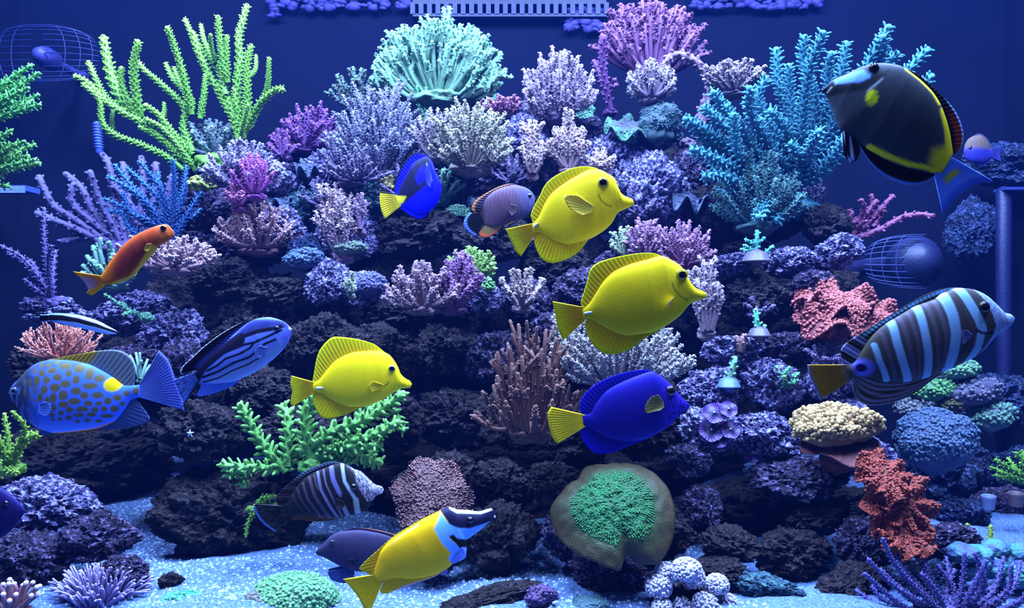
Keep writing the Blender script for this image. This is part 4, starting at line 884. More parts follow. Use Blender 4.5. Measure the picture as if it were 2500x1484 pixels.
# ------------------------------------------------------------------ fish
def pchip(x, y, q):
    x = np.asarray(x, float); y = np.asarray(y, float)
    h = np.diff(x); dl = np.diff(y) / h
    m = np.zeros_like(y)
    for i in range(1, len(x) - 1):
        if dl[i - 1] * dl[i] > 0:
            w1, w2 = 2 * h[i] + h[i - 1], h[i] + 2 * h[i - 1]
            m[i] = (w1 + w2) / (w1 / dl[i - 1] + w2 / dl[i])
    m[0], m[-1] = dl[0], dl[-1]
    k = np.clip(np.searchsorted(x, q) - 1, 0, len(x) - 2)
    t = np.clip((q - x[k]) / h[k], 0, 1)
    return ((1 + 2 * t) * (1 - t) ** 2 * y[k] + t * (1 - t) ** 2 * h[k] * m[k] + t * t * (3 - 2 * t) * y[k + 1] + t * t * (t - 1) * h[k] * m[k + 1])

class Fish:
    """A fish built from its side view. All outlines are in photo pixels; the side view stands upright in the tank
    at distance d, turned by yaw; the flanks bulge to a real thickness."""
    def __init__(s, name, label, cat, d, snout, top, bottom, tailbase, thick, body_col, yaw=0.0, res=(130, 72), group=None):
        s.d, s.yaw = d, math.radians(yaw)
        s.S = np.array(snout, float); s.T = (np.array(tailbase[0], float) + np.array(tailbase[1], float)) / 2
        s.e = unit(s.T - s.S); s.L = np.linalg.norm(s.T - s.S)
        n = np.array((s.e[1], -s.e[0]))
        if n[1] > 0: n = -n                      # image y grows downward: "up" has negative y
        s.n = n
        s.mid = (s.S + s.T) / 2
        s.o = P(s.mid[0], s.mid[1], d)
        s.root = thing(name, label, cat, tuple(s.o), group)
        s.tp = s.prof([snout] + list(top) + [tailbase[0]]); s.bp = s.prof([snout] + list(bottom) + [tailbase[1]])
        s.px = d / F
        s.thick = thick                          # half thickness in px at the widest
        A, B = res
        a = s.L * np.concatenate((np.linspace(0, 1, A) ** 1.35,))
        qt, qb = pchip(*s.tp, a), pchip(*s.bp, a)
        c, h = (qt + qb) / 2, np.maximum((qt - qb) / 2, 0.4)
        th = np.linspace(0, 2 * math.pi, B, endpoint=False)
        w = s.halfw(a, h)
        aa = np.repeat(a[:, None], B, 1); qq = c[:, None] + h[:, None] * np.cos(th)[None]
        ww = w[:, None] * np.sign(np.sin(th))[None] * np.abs(np.sin(th))[None] ** 0.85
        XY = s.xy(aa, qq)
        V = s.pos(XY[..., 0], XY[..., 1], ww)
        C = body_col(XY[..., 0].ravel(), XY[..., 1].ravel())
        i, j = np.meshgrid(np.arange(A - 1), np.arange(B), indexing='ij'); j2 = (j + 1) % B
        Q = np.stack((i * B + j, i * B + j2, (i + 1) * B + j2, (i + 1) * B + j), -1).reshape(-1, 4)
        V = V.reshape(-1, 3)
        mb = MB()
        e0, e1 = V[:B].mean(0), V[-B:].mean(0)
        V = np.concatenate((V, [e0, e1])); C = np.concatenate((C, C[:1], C[(A - 1) * B:(A - 1) * B + 1])); jj = np.arange(B)
        T = np.concatenate((np.stack(((jj + 1) % B, jj, np.full(B, A * B)), -1), np.stack(((A - 1) * B + jj, (A - 1) * B + (jj + 1) % B, np.full(B, A * B + 1)), -1)))
        mb.add(V, Q, T, C)
        link('body', mb.mesh('fish_body', s.o), M_FISH, s.root)
    def prof(s, pts):
        p = np.asarray(pts, float) - s.S
        a, q = p @ s.e, p @ s.n
        a[0] = 0.0; q[0] = 0.0
        k = [0]
        for i in range(1, len(a)):
            if a[i] > a[k[-1]] + 0.6: k.append(i)
        a, q = a[k], q[k]
        if a[-1] < s.L: a = np.append(a, s.L + 1); q = np.append(q, q[-1])
        return a, q
    def halfw(s, a, h):
        u = np.clip(a / s.L, 0, 1)
        w = np.interp(u, [0, .06, .15, .3, .45, .6, .75, .9, 1], [.10, .42, .70, .96, 1, .88, .62, .32, .16]) * s.thick
        return np.minimum(w, h * 0.75 + 0.5)
    def xy(s, a, q):
        return s.S + np.asarray(a)[..., None] * s.e + np.asarray(q)[..., None] * s.n
    def pos(s, X, Y, w):
        """pixel position on the mid plane of the fish plus sideways offset w (px, + = away from camera)"""
        dd = s.d + (X - s.mid[0]) * s.px * math.tan(s.yaw)
        x = (X - CX) / F * dd; z = CAMZ - (Y - CY) / F * dd
        ww = np.asarray(w) * s.px
        return np.stack((x - ww * math.sin(s.yaw), dd + ww * math.cos(s.yaw), z), -1)
    def sheet(s, name, base, outer, colf, rays=18, splay=0.0, off=0.0, thick=1.6, rip=0.7, parent=None, label=None):
        """a fin: rays run from base to outer edge"""
        nt, nv = rays * 4 + 1, 12
        bs, ot = crom(base, nt), crom(outer, nt)
        v = np.linspace(0, 1, nv)
        X = bs[:, None, 0] * (1 - v) + ot[:, None, 0] * v; Y = bs[:, None, 1] * (1 - v) + ot[:, None, 1] * v
        u = np.linspace(0, 1, nt)
        ripple = np.cos(u * rays * 2 * math.pi)[:, None] * rip * np.sin(np.clip(v * 1.3, 0, 1) * math.pi * 0.8)[None]
        t = (thick * (1 - 0.8 * v))[None] * np.ones((nt, 1))
        o = off + splay * v[None] + ripple
        C = colf(X, Y, np.repeat(u[:, None], nv, 1), np.repeat(v[None], nt, 0)).reshape(-1, 3)
        ray = (0.90 + 0.10 * np.cos(u * rays * 2 * math.pi))[:, None, None] * np.ones((1, nv, 1))
        C = C * ray.reshape(-1, 1)
        V0, V1 = s.pos(X, Y, o - t), s.pos(X, Y, o + t)
        i, j = np.meshgrid(np.arange(nt - 1), np.arange(nv - 1), indexing='ij')
        Q0 = np.stack((i * nv + j, i * nv + j + 1, (i + 1) * nv + j + 1, (i + 1) * nv + j), -1).reshape(-1, 4)
        m = nt * nv
        rim = np.concatenate((np.arange(nt) * nv, (nt - 1) * nv + np.arange(1, nv), np.arange(nt - 2, -1, -1) * nv + nv - 1, np.arange(nv - 2, 0, -1)))
        r2 = np.roll(rim, -1)
        Q = np.concatenate((Q0, Q0[:, ::-1] + m, np.stack((rim, r2, r2 + m, rim + m), -1)))
        mb = MB(); mb.add(np.concatenate((V0.reshape(-1, 3), V1.reshape(-1, 3))), Q, None, np.concatenate((C, C)))
        ob = link(name, mb.mesh(name, s.o), M_FIN, parent or s.root)
        if label: ob['label'] = label
        return ob
    def along(s, side, p0, p1, n=12, inset=3.5):
        pr = s.tp if side > 0 else s.bp
        a0, a1 = (np.asarray(p0, float) - s.S) @ s.e, (np.asarray(p1, float) - s.S) @ s.e
        a = np.clip(np.linspace(a0, a1, n), 0, s.L)
        return s.xy(a, pchip(*pr, a) - side * inset)
    def dorsal(s, outer, colf, rays=24, side=1, inset=3.5, name=None, label=None, end=None):
        base = s.along(side, outer[0], end if end is not None else outer[-1], inset=inset)
        return s.sheet(name or ('dorsal_fin' if side > 0 else 'anal_fin'), base, outer, colf, rays, label=label)
    def tail(s, b0, b1, outer, colf, rays=16, inset=6, label=None):
        base = [np.array(b0, float) - s.e * inset, (np.array(b0, float) + b1) / 2 - s.e * inset, np.array(b1, float) - s.e * inset]
        return s.sheet('tail_fin', base, outer, colf, rays, thick=2.2, label=label)
    def surf(s, x, y):
        """half thickness of the flank at a pixel"""
        r = np.array((x, y), float) - s.S; a, q = r @ s.e, r @ s.n
        qt, qb = float(pchip(*s.tp, np.array([a]))[0]), float(pchip(*s.bp, np.array([a]))[0])
        c, h = (qt + qb) / 2, max((qt - qb) / 2, 1)
        w = float(s.halfw(np.array([a]), np.array([h]))[0])
        f = max(0.0, 1 - ((q - c) / h) ** 2)
        return w * f ** 0.42
    def blob(s, name, x, y, r, col, side, w, flat=0.6, parent=None, mat=None, ell=1.0, sub=3):
        v, t = ICO[sub]
        c = s.pos(np.array(x), np.array(y), np.array(w))
        vv = v.copy(); vv[:, 1] *= flat; vv[:, 2] *= ell
        mb = MB(); mb.add(vv * r * s.px + c, None, t, col)
        return link(name, mb.mesh(name, s.o), mat or M_EYE, parent or s.root)
    def eye(s, x, y, r, iris, pupil=0.68, plab=None):
        for side in (-1, 1):
            w = s.surf(x, y) * side
            e = s.blob('eye', x, y, r, alb(iris), side, w, 0.5)
            s.blob('pupil', x, y, r * pupil, (0.004, 0.004, 0.008), side, w + side * r * 0.26, 0.5, e)
    def pectoral(s, base, outer, colf, rays=10, splay=10):
        bx, by = np.mean(base, 0)
        w = s.surf(bx, by)
        for side in (-1, 1):
            s.sheet('pectoral_fin', base, outer, colf, rays, splay * side, (w + 0.3) * side, 0.7, 0.5)
    def spine(s, x0, y0, x1, y1, r, col, label):
        for side in (-1, 1):
            w0 = s.surf(x0, y0) * side; w1 = s.surf(x1, y1) * side
            p = np.linspace(0, 1, 5)
            pth = s.pos(x0 + (x1 - x0) * p, y0 + (y1 - y0) * p, (w0 + (w1 - w0) * p))
            mb = MB(); tube(mb, pth, r * s.px * np.array((.35, .8, 1, .9, .5)), col, 8)
            o = link('tail_spine', mb.mesh('tail_spine', s.o), M_EYE, s.root); o['label'] = label

def mixc(a, b, t):
    return a * (1 - t[..., None]) + b * t[..., None]
def const(c, k=1.0):
    cc = alb(c, k)
    return lambda *a: np.broadcast_to(cc, a[0].shape + (3,)).copy()
def near(X, Y, pts):
    """distance in px from each point to a polyline"""
    p = np.asarray(pts, float); best = np.full(np.shape(X), 1e9)
    for a, b in zip(p[:-1], p[1:]):
        d = b - a; t = np.clip(((X - a[0]) * d[0] + (Y - a[1]) * d[1]) / (d @ d), 0, 1)
        best = np.minimum(best, np.hypot(X - a[0] - t * d[0], Y - a[1] - t * d[1]))
    return best
def inside(X, Y, poly):
    p = np.asarray(poly, float); r = np.zeros(np.shape(X), bool); j = len(p) - 1
    for i in range(len(p)):
        xi, yi, xj, yj = *p[i], *p[j]
        r ^= ((yi > Y) != (yj > Y)) & (X < (xj - xi) * (Y - yi) / (yj - yi + 1e-9) + xi); j = i
    return r
def soft_in(X, Y, poly, w):
    """1 inside a closed outline, 0 outside, blended over w px"""
    d = near(X, Y, list(poly) + [poly[0]])
    sd = np.where(inside(X, Y, poly), d, -d)
    return smooth(-w, w, sd)
def zc(x0, y0, k):
    return lambda pts: [(x0 + x * k, y0 + y * k) for x, y in pts]
def noise2(X, Y, s, seed=0.0):
    q = np.stack((np.ravel(X) * s, np.ravel(Y) * s, np.full(np.size(X), seed)), -1)
    return fbm(q, 3).reshape(np.shape(X))

# --- three yellow tangs
YEL, YEL2, GRN = (214, 206, 6), (222, 198, 0), (128, 168, 20)
def yellow_body(belly, gill, line=None):
    def f(X, Y):
        c = np.broadcast_to(alb(YEL, 1.05), X.shape + (3,)).copy()
        if gill is not None: c = mixc(c, alb((50, 70, 8)), (1 - smooth(0.8, 2.6, near(X, Y, gill))) * 0.8)
        if line is not None: c = mixc(c, alb((240, 235, 60)), (1 - smooth(0.8, 2.8, near(X, Y, line))) * 0.45)
        return c
    return f
def yfin(X, Y, u, v):
    c = mixc(alb(YEL2), alb((196, 208, 10)), v)
    return c
def ytail(X, Y, u, v):
    return mixc(alb(YEL2), alb((200, 212, 12)), smooth(0.2, 1, v))
SPINE = 'small white scalpel spine'

f = Fish('yellow_tang', 'yellow tang swimming below the others, above bright green coral', 'fish', 0.98, (1006, 938),
    [(1001, 930), (992, 925), (978, 912), (972, 897), (963, 881), (949, 865), (929, 857), (900, 856), (868, 859), (844, 866), (819, 880), (795, 906), (779, 926)],
    [(1000, 947), (984, 948), (965, 956), (933, 976), (892, 991), (860, 993), (827, 984), (803, 971), (787, 960)],
    ((764, 934), (765, 957)), 19, yellow_body([(850, 960), (900, 925), (960, 930), (960, 955), (900, 985), (850, 985)], [(936, 942), (944, 938), (950, 930)]), yaw=6)
f.dorsal([(940, 860), (918, 843), (900, 835), (868, 827), (836, 823), (812, 823), (794, 837), (779, 858), (771, 884), (766, 913), (763, 932)], yfin, 26)
f.dorsal([(905, 988), (876, 997), (844, 1012), (803, 1022), (784, 1017), (771, 999), (763, 975), (764, 960)], yfin, 20, -1)
f.tail((766, 934), (766, 957), [(712, 917), (709, 939), (713, 958), (709, 983), (714, 993)], ytail)
f.eye(957.5, 898.5, 9.5, (150, 140, 70), 0.74)
f.pectoral([(940, 938), (934, 946)], [(914, 928), (902, 940), (908, 956)], const((214, 206, 24)), 8, 4)
f.spine(771, 947, 789, 946, 3.0, (0.5, 0.55, 0.85), SPINE)

f = Fish('yellow_tang', 'yellow tang with fanned pectoral fin overlapping a dusky angelfish', 'fish', 0.86, (1548, 495),
    [(1544, 487), (1536, 483), (1518, 473), (1509, 457), (1503, 440), (1484, 424), (1462, 414), (1438, 416), (1402, 433), (1375, 450), (1347, 472), (1329, 499), (1316, 528), (1309, 537)],
    [(1546, 500), (1529, 509), (1511, 518), (1493, 546), (1466, 569), (1429, 587), (1393, 596), (1356, 588), (1329, 573), (1315, 567)],
    ((1300, 545), (1302, 569)), 21, yellow_body([(1420, 560), (1450, 530), (1500, 510), (1512, 516), (1470, 566), (1430, 586)], [(1462, 478), (1468, 492), (1480, 502), (1492, 506)],
    [(1450, 443), (1420, 446), (1380, 470), (1355, 500)]), yaw=-8)
f.dorsal([(1470, 420), (1455, 410), (1429, 406), (1402, 409), (1375, 419), (1347, 435), (1329, 454), (1318, 477), (1304, 503), (1296, 525), (1300, 541)], yfin, 26)
f.dorsal([(1438, 583), (1416, 612), (1393, 628), (1366, 639), (1344, 642), (1325, 634), (1313, 617), (1305, 594), (1303, 573)], yfin, 20, -1)
f.tail((1302, 545), (1304, 569), [(1234, 559), (1243, 579), (1252, 597), (1261, 616), (1272, 626)], ytail)
f.eye(1473, 448, 13.5, (120, 118, 30), 0.70)
f.pectoral([(1450, 505), (1447, 520)], [(1412, 480), (1380, 482), (1392, 512), (1424, 530)], const((206, 206, 84)), 10, 7)
f.spine(1303, 555, 1315, 545, 3.0, (0.5, 0.55, 0.85), SPINE)

f = Fish('yellow_tang', 'largest yellow tang, pale line along its flank, above the white-tipped bush coral', 'fish', 0.79, (1726, 721),
    [(1723, 715), (1717, 711), (1700, 704), (1685, 688), (1676, 671), (1664, 652), (1641, 636), (1613, 625), (1585, 632), (1538, 645), (1500, 662), (1473, 687), (1451, 721), (1436, 743)],
    [(1720, 729), (1705, 733), (1688, 740), (1660, 770), (1622, 797), (1585, 812), (1538, 819), (1500, 810), (1473, 797), (1453, 784), (1436, 778)],
    ((1424, 752), (1422, 780)), 23, yellow_body([(1540, 780), (1590, 740), (1640, 735), (1690, 742), (1640, 790), (1560, 815)], [(1635, 690), (1640, 706), (1655, 722), (1674, 733)],
    [(1614, 705), (1585, 720), (1550, 738), (1510, 747)]), yaw=4)
f.dorsal([(1620, 627), (1600, 619), (1575, 617), (1538, 621), (1490, 631), (1458, 642), (1441, 658), (1434, 685), (1424, 717), (1418, 740), (1421, 748)], yfin, 26)
f.dorsal([(1626, 795), (1600, 812), (1575, 825), (1547, 847), (1519, 860), (1490, 865), (1466, 858), (1447, 840), (1434, 817), (1428, 791), (1432, 781)], yfin, 22, -1)
f.tail((1427, 752), (1425, 780), [(1349, 735), (1354, 760), (1360, 794), (1367, 815), (1375, 831)], ytail)
f.eye(1660, 671, 15, (128, 124, 20), 0.66)
f.pectoral([(1640, 724), (1628, 744)], [(1632, 728), (1618, 742), (1622, 750)], const((190, 190, 150)), 6, 20)
f.spine(1425, 765, 1444, 762, 3.4, (0.5, 0.55, 0.85), SPINE)

# --- blue tang with yellow tail
BLU, NAV = (6, 8, 250), (12, 14, 50)
def bt_body(X, Y):
    c = np.broadcast_to(alb(BLU, 1.6), X.shape + (3,)).copy()
    z = zc(900, 360, .168)
    band = soft_in(X, Y, z([(420, 660), (500, 500), (620, 330), (760, 170), (880, 150), (940, 220), (870, 240), (900, 420), (890, 560), (760, 680), (600, 780), (520, 840), (440, 760)]), 1.5)
    oval = soft_in(X, Y, z([(760, 530), (720, 470), (760, 360), (820, 270), (865, 300), (880, 400), (850, 500), (800, 550)]), 1.2)
    c = mixc(c, alb(NAV), band * (1 - oval))
    c = mixc(c, alb((110, 120, 120)), (1 - smooth(0.5, 2.4, near(X, Y, z([(870, 250), (910, 360), (940, 470)])))) * 0.8)
    y = soft_in(X, Y, z([(380, 700), (575, 715), (520, 800), (430, 850)]), 1.5)
    return mixc(c, alb((190, 190, 40)), y)
f = Fish('blue_tang', 'royal blue tang with navy palette mark and yellow tail, in front of mint coral', 'fish', 1.15, (1079, 452),
    [(1077, 432), (1065, 407), (1051, 389), (1038, 382), (1009, 398), (994, 424), (981, 450), (972, 469)],
    [(1076, 474), (1065, 499), (1048, 516), (1026, 523), (1001, 513), (986, 506)],
    ((966, 476), (976, 503)), 15, bt_body, yaw=-25, res=(140, 48))
def bt_fin(X, Y, u, v):
    return mixc(np.broadcast_to(alb(BLU, 1.6), X.shape + (3,)), alb((6, 6, 20)), smooth(0.72, 0.85, v))
f.dorsal([(1055, 393), (1045, 380), (1034, 375), (1018, 372), (1001, 380), (981, 405), (969, 431), (963, 454), (963, 471)], bt_fin, 22)
f.dorsal([(1050, 516), (1044, 527), (1034, 535), (1018, 536), (994, 523), (978, 511)], bt_fin, 14, -1)
def bt_tail(X, Y, u, v):
    e = np.maximum(1 - smooth(0.04, 0.1, u), smooth(0.9, 0.96, u))
    return mixc(np.broadcast_to(alb((205, 200, 40)), X.shape + (3,)), alb((6, 6, 14)), e)
f.tail((968, 476), (980, 503), [(929, 466), (927, 482), (928, 498), (932, 516), (941, 538)], bt_tail, 12)
f.eye(1066, 416, 4.5, (20, 20, 60), 0.7)
f.pectoral([(1050, 402), (1058, 436)], [(1046, 420), (1050, 452), (1060, 462)], const((30, 40, 190)), 7, 8)

# --- dusky angelfish half hidden by a yellow tang
def da_body(X, Y):
    c = np.broadcast_to(alb((66, 52, 78)), X.shape + (3,)).copy()
    c = mixc(c, alb((58, 58, 104)), smooth(1240, 1290, X))
    c = mixc(c, alb((104, 92, 72)), smooth(-6, 26, (Y - 545) + (1200 - X) * 0.35) * 0.7)
    c = c * (0.86 + 0.28 * (0.5 + 0.5 * np.sin(X * 0.75 + Y * 0.1)))[:, None]
    c = mixc(c, alb((12, 10, 22)), (1 - smooth(1176, 1188, X)) * 0.9)
    return c
f = Fish('dusky_angelfish', 'dusky brown angelfish with black blue-edged tail and orange anal fin', 'fish', 1.16, (1307, 484),
    [(1303, 475), (1298, 468), (1278, 456), (1250, 452), (1219, 460), (1192, 478), (1178, 502)],
    [(1304, 500), (1298, 514), (1286, 526), (1240, 546), (1210, 556), (1190, 553)],
    ((1172, 518), (1178, 548)), 17, da_body, yaw=10)
def da_dors(X, Y, u, v):
    c = mixc(np.broadcast_to(alb((58, 48, 80)), X.shape + (3,)), alb((8, 8, 16)), smooth(0.7, 0.95, u))
    return mixc(c, alb((176, 128, 60)), smooth(0.62, 0.85, v) * smooth(0.1, 0.3, u) * (1 - 0.4 * u))
f.dorsal([(1270, 455), (1250, 448), (1219, 455), (1186, 472), (1162, 489), (1153, 503), (1153, 514), (1162, 520)], da_dors, 20)
def da_anal(X, Y, u, v):
    return mixc(np.broadcast_to(alb((120, 108, 70)), X.shape + (3,)), alb((230, 110, 60)), smooth(0.6, 0.85, v))
f.dorsal([(1232, 547), (1219, 561), (1199, 575), (1183, 580), (1170, 573), (1172, 556)], da_anal, 14, -1)
def da_tail(X, Y, u, v):
    return mixc(np.broadcast_to(alb((6, 6, 16)), X.shape + (3,)), alb((90, 130, 255)), smooth(0.84, 0.9, v))
f.tail((1178, 520), (1182, 547), [(1147, 520), (1134, 535), (1133, 551), (1143, 566), (1161, 577)], da_tail, 10)
f.eye(1291, 479, 5.5, (40, 36, 60), 0.7)
f.pectoral([(1262, 505), (1258, 520)], [(1244, 500), (1236, 516), (1246, 530)], const((70, 60, 80)), 7, 5)
f.sheet('pelvic_fin', [(1250, 543), (1258, 540)], [(1236, 552), (1240, 546), (1248, 541)], const((180, 140, 60)), 4, -3, -4, 0.8, 0.2)

# --- goldrim surgeonfish, upper right
z = zc(1980, 130, .27634)
def pb_body(X, Y):
    c = np.broadcast_to(alb((40, 50, 70)), X.shape + (3,)).copy()
    c = mixc(c, alb((8, 10, 22)), soft_in(X, Y, z([(90, 330), (170, 250), (210, 290), (420, 275), (520, 220), (640, 190), (540, 290), (440, 350), (150, 390)]), 6) * 0.9)
    c = mixc(c, alb((84, 136, 240), 1.3), soft_in(X, Y, z([(195, 250), (330, 190), (440, 158), (512, 228), (420, 272), (300, 280), (200, 288)]), 2.5))
    c = mixc(c, alb((120, 140, 160)), (1 - smooth(1, 3, near(X, Y, z([(135, 355), (170, 310)])))) * 0.9)
    c = mixc(c, alb((140, 170, 210)), (1 - smooth(1, 4, near(X, Y, z([(470, 355), (540, 300), (600, 250)])))) * 0.5)
    yl = alb((205, 205, 10), 1.1)
    c = mixc(c, yl, 1 - smooth(2, 7, near(X, Y, z([(830, 150), (950, 240), (1060, 350), (1120, 450)]))) )
    c = mixc(c, yl, 1 - smooth(7, 14, near(X, Y, z([(1160, 520), (1200, 680), (1215, 850)]))))
    c = mixc(c, yl, 1 - smooth(3, 8, near(X, Y, z([(500, 830), (650, 910), (850, 985), (1000, 1010), (1090, 1040)]))))
    c = mixc(c, yl, soft_in(X, Y, z([(1060, 860), (1230, 820), (1290, 930), (1230, 1040), (1100, 1070), (1040, 960)]), 16))
    sp = z([(502, 418)])[0]
    c = mixc(c, alb((150, 178, 14), 1.2), 1 - smooth(0.75, 1.15, np.hypot((X - sp[0]) / 15, (Y - sp[1]) / 19)))
    return c
f = Fish('goldrim_surgeonfish', 'slate grey surgeonfish with white cheek, yellow rim and pale blue tail', 'fish', 0.74, (2006, 221),
    z([(110, 270), (150, 240), (190, 238), (300, 190), (420, 132), (560, 92), (700, 95), (810, 125), (930, 210), (1050, 320), (1130, 430), (1185, 560), (1225, 700), (1250, 850)]),
    z([(130, 370), (180, 480), (220, 600), (270, 690), (400, 770), (500, 850), (650, 940), (800, 1000), (950, 1040), (1060, 1062)]),
    z([(1265, 940), (1108, 1055)]), 30, pb_body, yaw=-6, res=(170, 64))
def pb_dors(X, Y, u, v):
    c = mixc(np.broadcast_to(alb((10, 12, 30)), X.shape + (3,)), alb((120, 42, 14)), smooth(0.5, 0.75, u) * smooth(0.25, 0.5, v))
    return mixc(c, alb((120, 165, 255), 1.2), smooth(0.86, 0.93, v) * smooth(0.45, 0.55, u))
f.dorsal(z([(800, 122), (950, 190), (1100, 320), (1220, 440), (1300, 560), (1345, 700), (1338, 810), (1290, 885)]), pb_dors, 26)
def pb_anal(X, Y, u, v):
    return mixc(np.broadcast_to(alb((8, 9, 18)), X.shape + (3,)), alb((90, 140, 255), 1.2), smooth(0.80, 0.9, v))
f.dorsal(z([(420, 785), (480, 910), (580, 1030), (700, 1110), (850, 1160), (980, 1150), (1085, 1088)]), pb_anal, 24, -1)
def pb_tail(X, Y, u, v):
    c = np.broadcast_to(alb((84, 130, 250), 1.2), X.shape + (3,)).copy()
    c = mixc(c, alb((40, 70, 210)), (1 - smooth(0.03, 0.10, np.abs(v - 0.87))) * 0.8)
    sp = z([(1240, 1085)])[0]; a = math.radians(-38)
    p, q = (X - sp[0]) * math.cos(a) + (Y - sp[1]) * math.sin(a), -(X - sp[0]) * math.sin(a) + (Y - sp[1]) * math.cos(a)
    return mixc(c, alb((150, 170, 20)), 1 - smooth(0.7, 1.2, np.hypot(p / 26, q / 8)))
f.tail(*z([(1270, 935), (1112, 1060)]), z([(1615, 1130), (1480, 1150), (1380, 1195), (1270, 1290), (1165, 1420)]), pb_tail, 22, 10)
f.eye(*z([(535, 150)])[0], 13, (14, 20, 30), 0.7)
def pb_pelv(X, Y, u, v):
    return mixc(np.broadcast_to(alb((8, 9, 20)), X.shape + (3,)), alb((130, 165, 255)), np.maximum(1 - smooth(0.05, 0.14, u), smooth(0.4, 0.45, u) * (1 - smooth(0.5, 0.55, u))))
for sd in (-1, 1):
    f.sheet('pelvic_fin', z([(280, 690), (400, 775)]), z([(285, 780), (310, 900), (375, 965), (418, 880), (415, 790)]), pb_pelv, 6, 4 * sd, 6 * sd, 1.2, 0.3)

# --- purple tang
z = zc(1320, 880, .16847)
def pt_body(X, Y):
    c = np.broadcast_to(alb((12, 7, 120), 1.0), X.shape + (3,)).copy()
    head = smooth(1600, 1640, X)
    sp = noise2(X, Y, 0.35)
    c = mixc(c, alb((44, 26, 190)), head * smooth(0.5, 0.6, sp) * 0.8)
    return c
f = Fish('purple_tang', 'deep violet blue tang with yellow tail and olive pectoral fin', 'fish', 0.93, (1685, 990),
    z([(2110, 590), (2060, 550), (1950, 420), (1850, 310), (1700, 195), (1600, 155), (1400, 215), (1150, 320), (950, 440), (800, 620), (700, 770)]),
    z([(2140, 690), (2080, 730), (1980, 830), (1850, 960), (1700, 1050), (1500, 1140), (1300, 1170), (1050, 1140), (850, 1060), (700, 970)]),
    z([(610, 785), (615, 955)]), 21, pt_body, yaw=5, res=(150, 48))
def pt_fin(X, Y, u, v):
    return mixc(np.broadcast_to(alb((10, 5, 116)), X.shape + (3,)), alb((12, 6, 168), 1.1), v)
f.dorsal(z([(1680, 190), (1600, 150), (1480, 130), (1250, 165), (1000, 240), (800, 340), (650, 470), (580, 590), (568, 700), (600, 785)]), pt_fin, 26)
f.dorsal(z([(1560, 1130), (1300, 1230), (1100, 1310), (900, 1350), (770, 1330), (660, 1230), (590, 1110), (580, 1000)]), pt_fin, 20, -1)
f.tail(*z([(625, 790), (630, 955)]), z([(150, 670), (105, 760), (108, 860), (125, 960), (180, 1130), (245, 1207)]), const((214, 204, 20)), 14, 4)
f.eye(*z([(1860, 432)])[0], 13, (16, 14, 40), 0.8)
f.pectoral(z([(1740, 560), (1760, 660)]), z([(1660, 475), (1560, 510), (1480, 620), (1480, 740), (1580, 720), (1690, 700)]), const((96, 100, 62)), 10, 9)

# --- two sailfin tangs
z = zc(1950, 680, .2224)
STR = [([(800, 730), (850, 900), (945, 1110)], 34, 1.0), ([(990, 480), (1025, 700), (1085, 900), (1170, 1115)], 46, 1.0), ([(1265, 310), (1310, 600), (1345, 800), (1372, 1090)], 46, 1.0),
       ([(1545, 170), (1610, 400), (1640, 600), (1622, 800), (1590, 990)], 62, 1.1), ([(1720, 95), (1820, 300), (1900, 450), (1945, 570)], 58, 1.0), ([(1925, 610), (1905, 750), (1830, 910)], 52, 1.0),
       ([(880, 600), (940, 800), (1030, 1100)], 24, .38), ([(1080, 440), (1140, 700), (1230, 1090)], 26, .42), ([(1170, 390), (1235, 700), (1290, 1080)], 22, .36), ([(1360, 290), (1430, 600), (1480, 1000)], 26, .42), ([(1450, 240), (1530, 600), (1530, 960)], 24, .38)]
def sf_body(X, Y):
    c = np.broadcast_to(alb((48, 50, 62)), X.shape + (3,)).copy()
    c = mixc(c, alb((58, 56, 30)), smooth(2160, 2080, X) * 0.6)
    face = soft_in(X, Y, z([(1880, 95), (2060, 180), (2400, 400), (2380, 480), (2160, 640), (1980, 860), (1940, 860), (2080, 620), (2110, 520), (2060, 380), (1960, 200)]), 3)
    dots = smooth(0.42, 0.6, noise2(X, Y, 0.7, 3.0))
    c = mixc(c, mixc(alb((78, 104, 165)), alb((120, 150, 215)), dots), face)
    for pts, w, k in STR:
        t = 1 - smooth(w * .2224 * 0.75, w * .2224 * 1.1, near(X, Y, z(pts)))
        c = mixc(c, alb((100, 148, 208), 1.0) if k > .5 else alb((66, 68, 100)), t * (1 if k > .5 else .75))
    c = mixc(c, alb((12, 14, 26)), 1 - smooth(2, 4, near(X, Y, z([(1870, 560), (1940, 595), (2080, 590)]))))
    pd = z([(690, 975)])[0]
    c = mixc(c, alb((80, 90, 210)), 1 - smooth(16, 34, np.hypot((X - pd[0]), (Y - pd[1]) * 1.2)))
    c = mixc(c, alb((6, 4, 80)), 1 - smooth(0.7, 1.1, np.hypot((X - pd[0] + 6) / 15, (Y - pd[1]) / 11)))
    return c
def sf_dors(X, Y, u, v):
    c = np.broadcast_to(alb((34, 40, 36)), X.shape + (3,)).copy()
    c = mixc(c, alb((100, 150, 215)), smooth(0.42, 0.55, v) * (1 - smooth(0.82, 0.92, v)) * (1 - smooth(0.62, 0.8, u)))
    b = smooth(0.25, 0.6, np.sin(u * 60) * 0.5 + 0.5)
    return mixc(c, alb((120, 130, 215)), b * smooth(0.72, 0.8, u) * 0.8)
def sf_anal(X, Y, u, v):
    c = np.broadcast_to(alb((62, 58, 34)), X.shape + (3,)).copy()
    b = smooth(0.45, 0.75, np.sin(v * 30 + u * 4) * 0.5 + 0.5)
    return mixc(c, alb((140, 140, 205)), b * 0.8)
def sf_tail(X, Y, u, v):
    c = mixc(np.broadcast_to(alb((110, 120, 150)), X.shape + (3,)), alb((132, 106, 12)), smooth(0.05, 0.3, v))
    return mixc(c, alb((120, 130, 200)), smooth(0.95, 0.99, v))
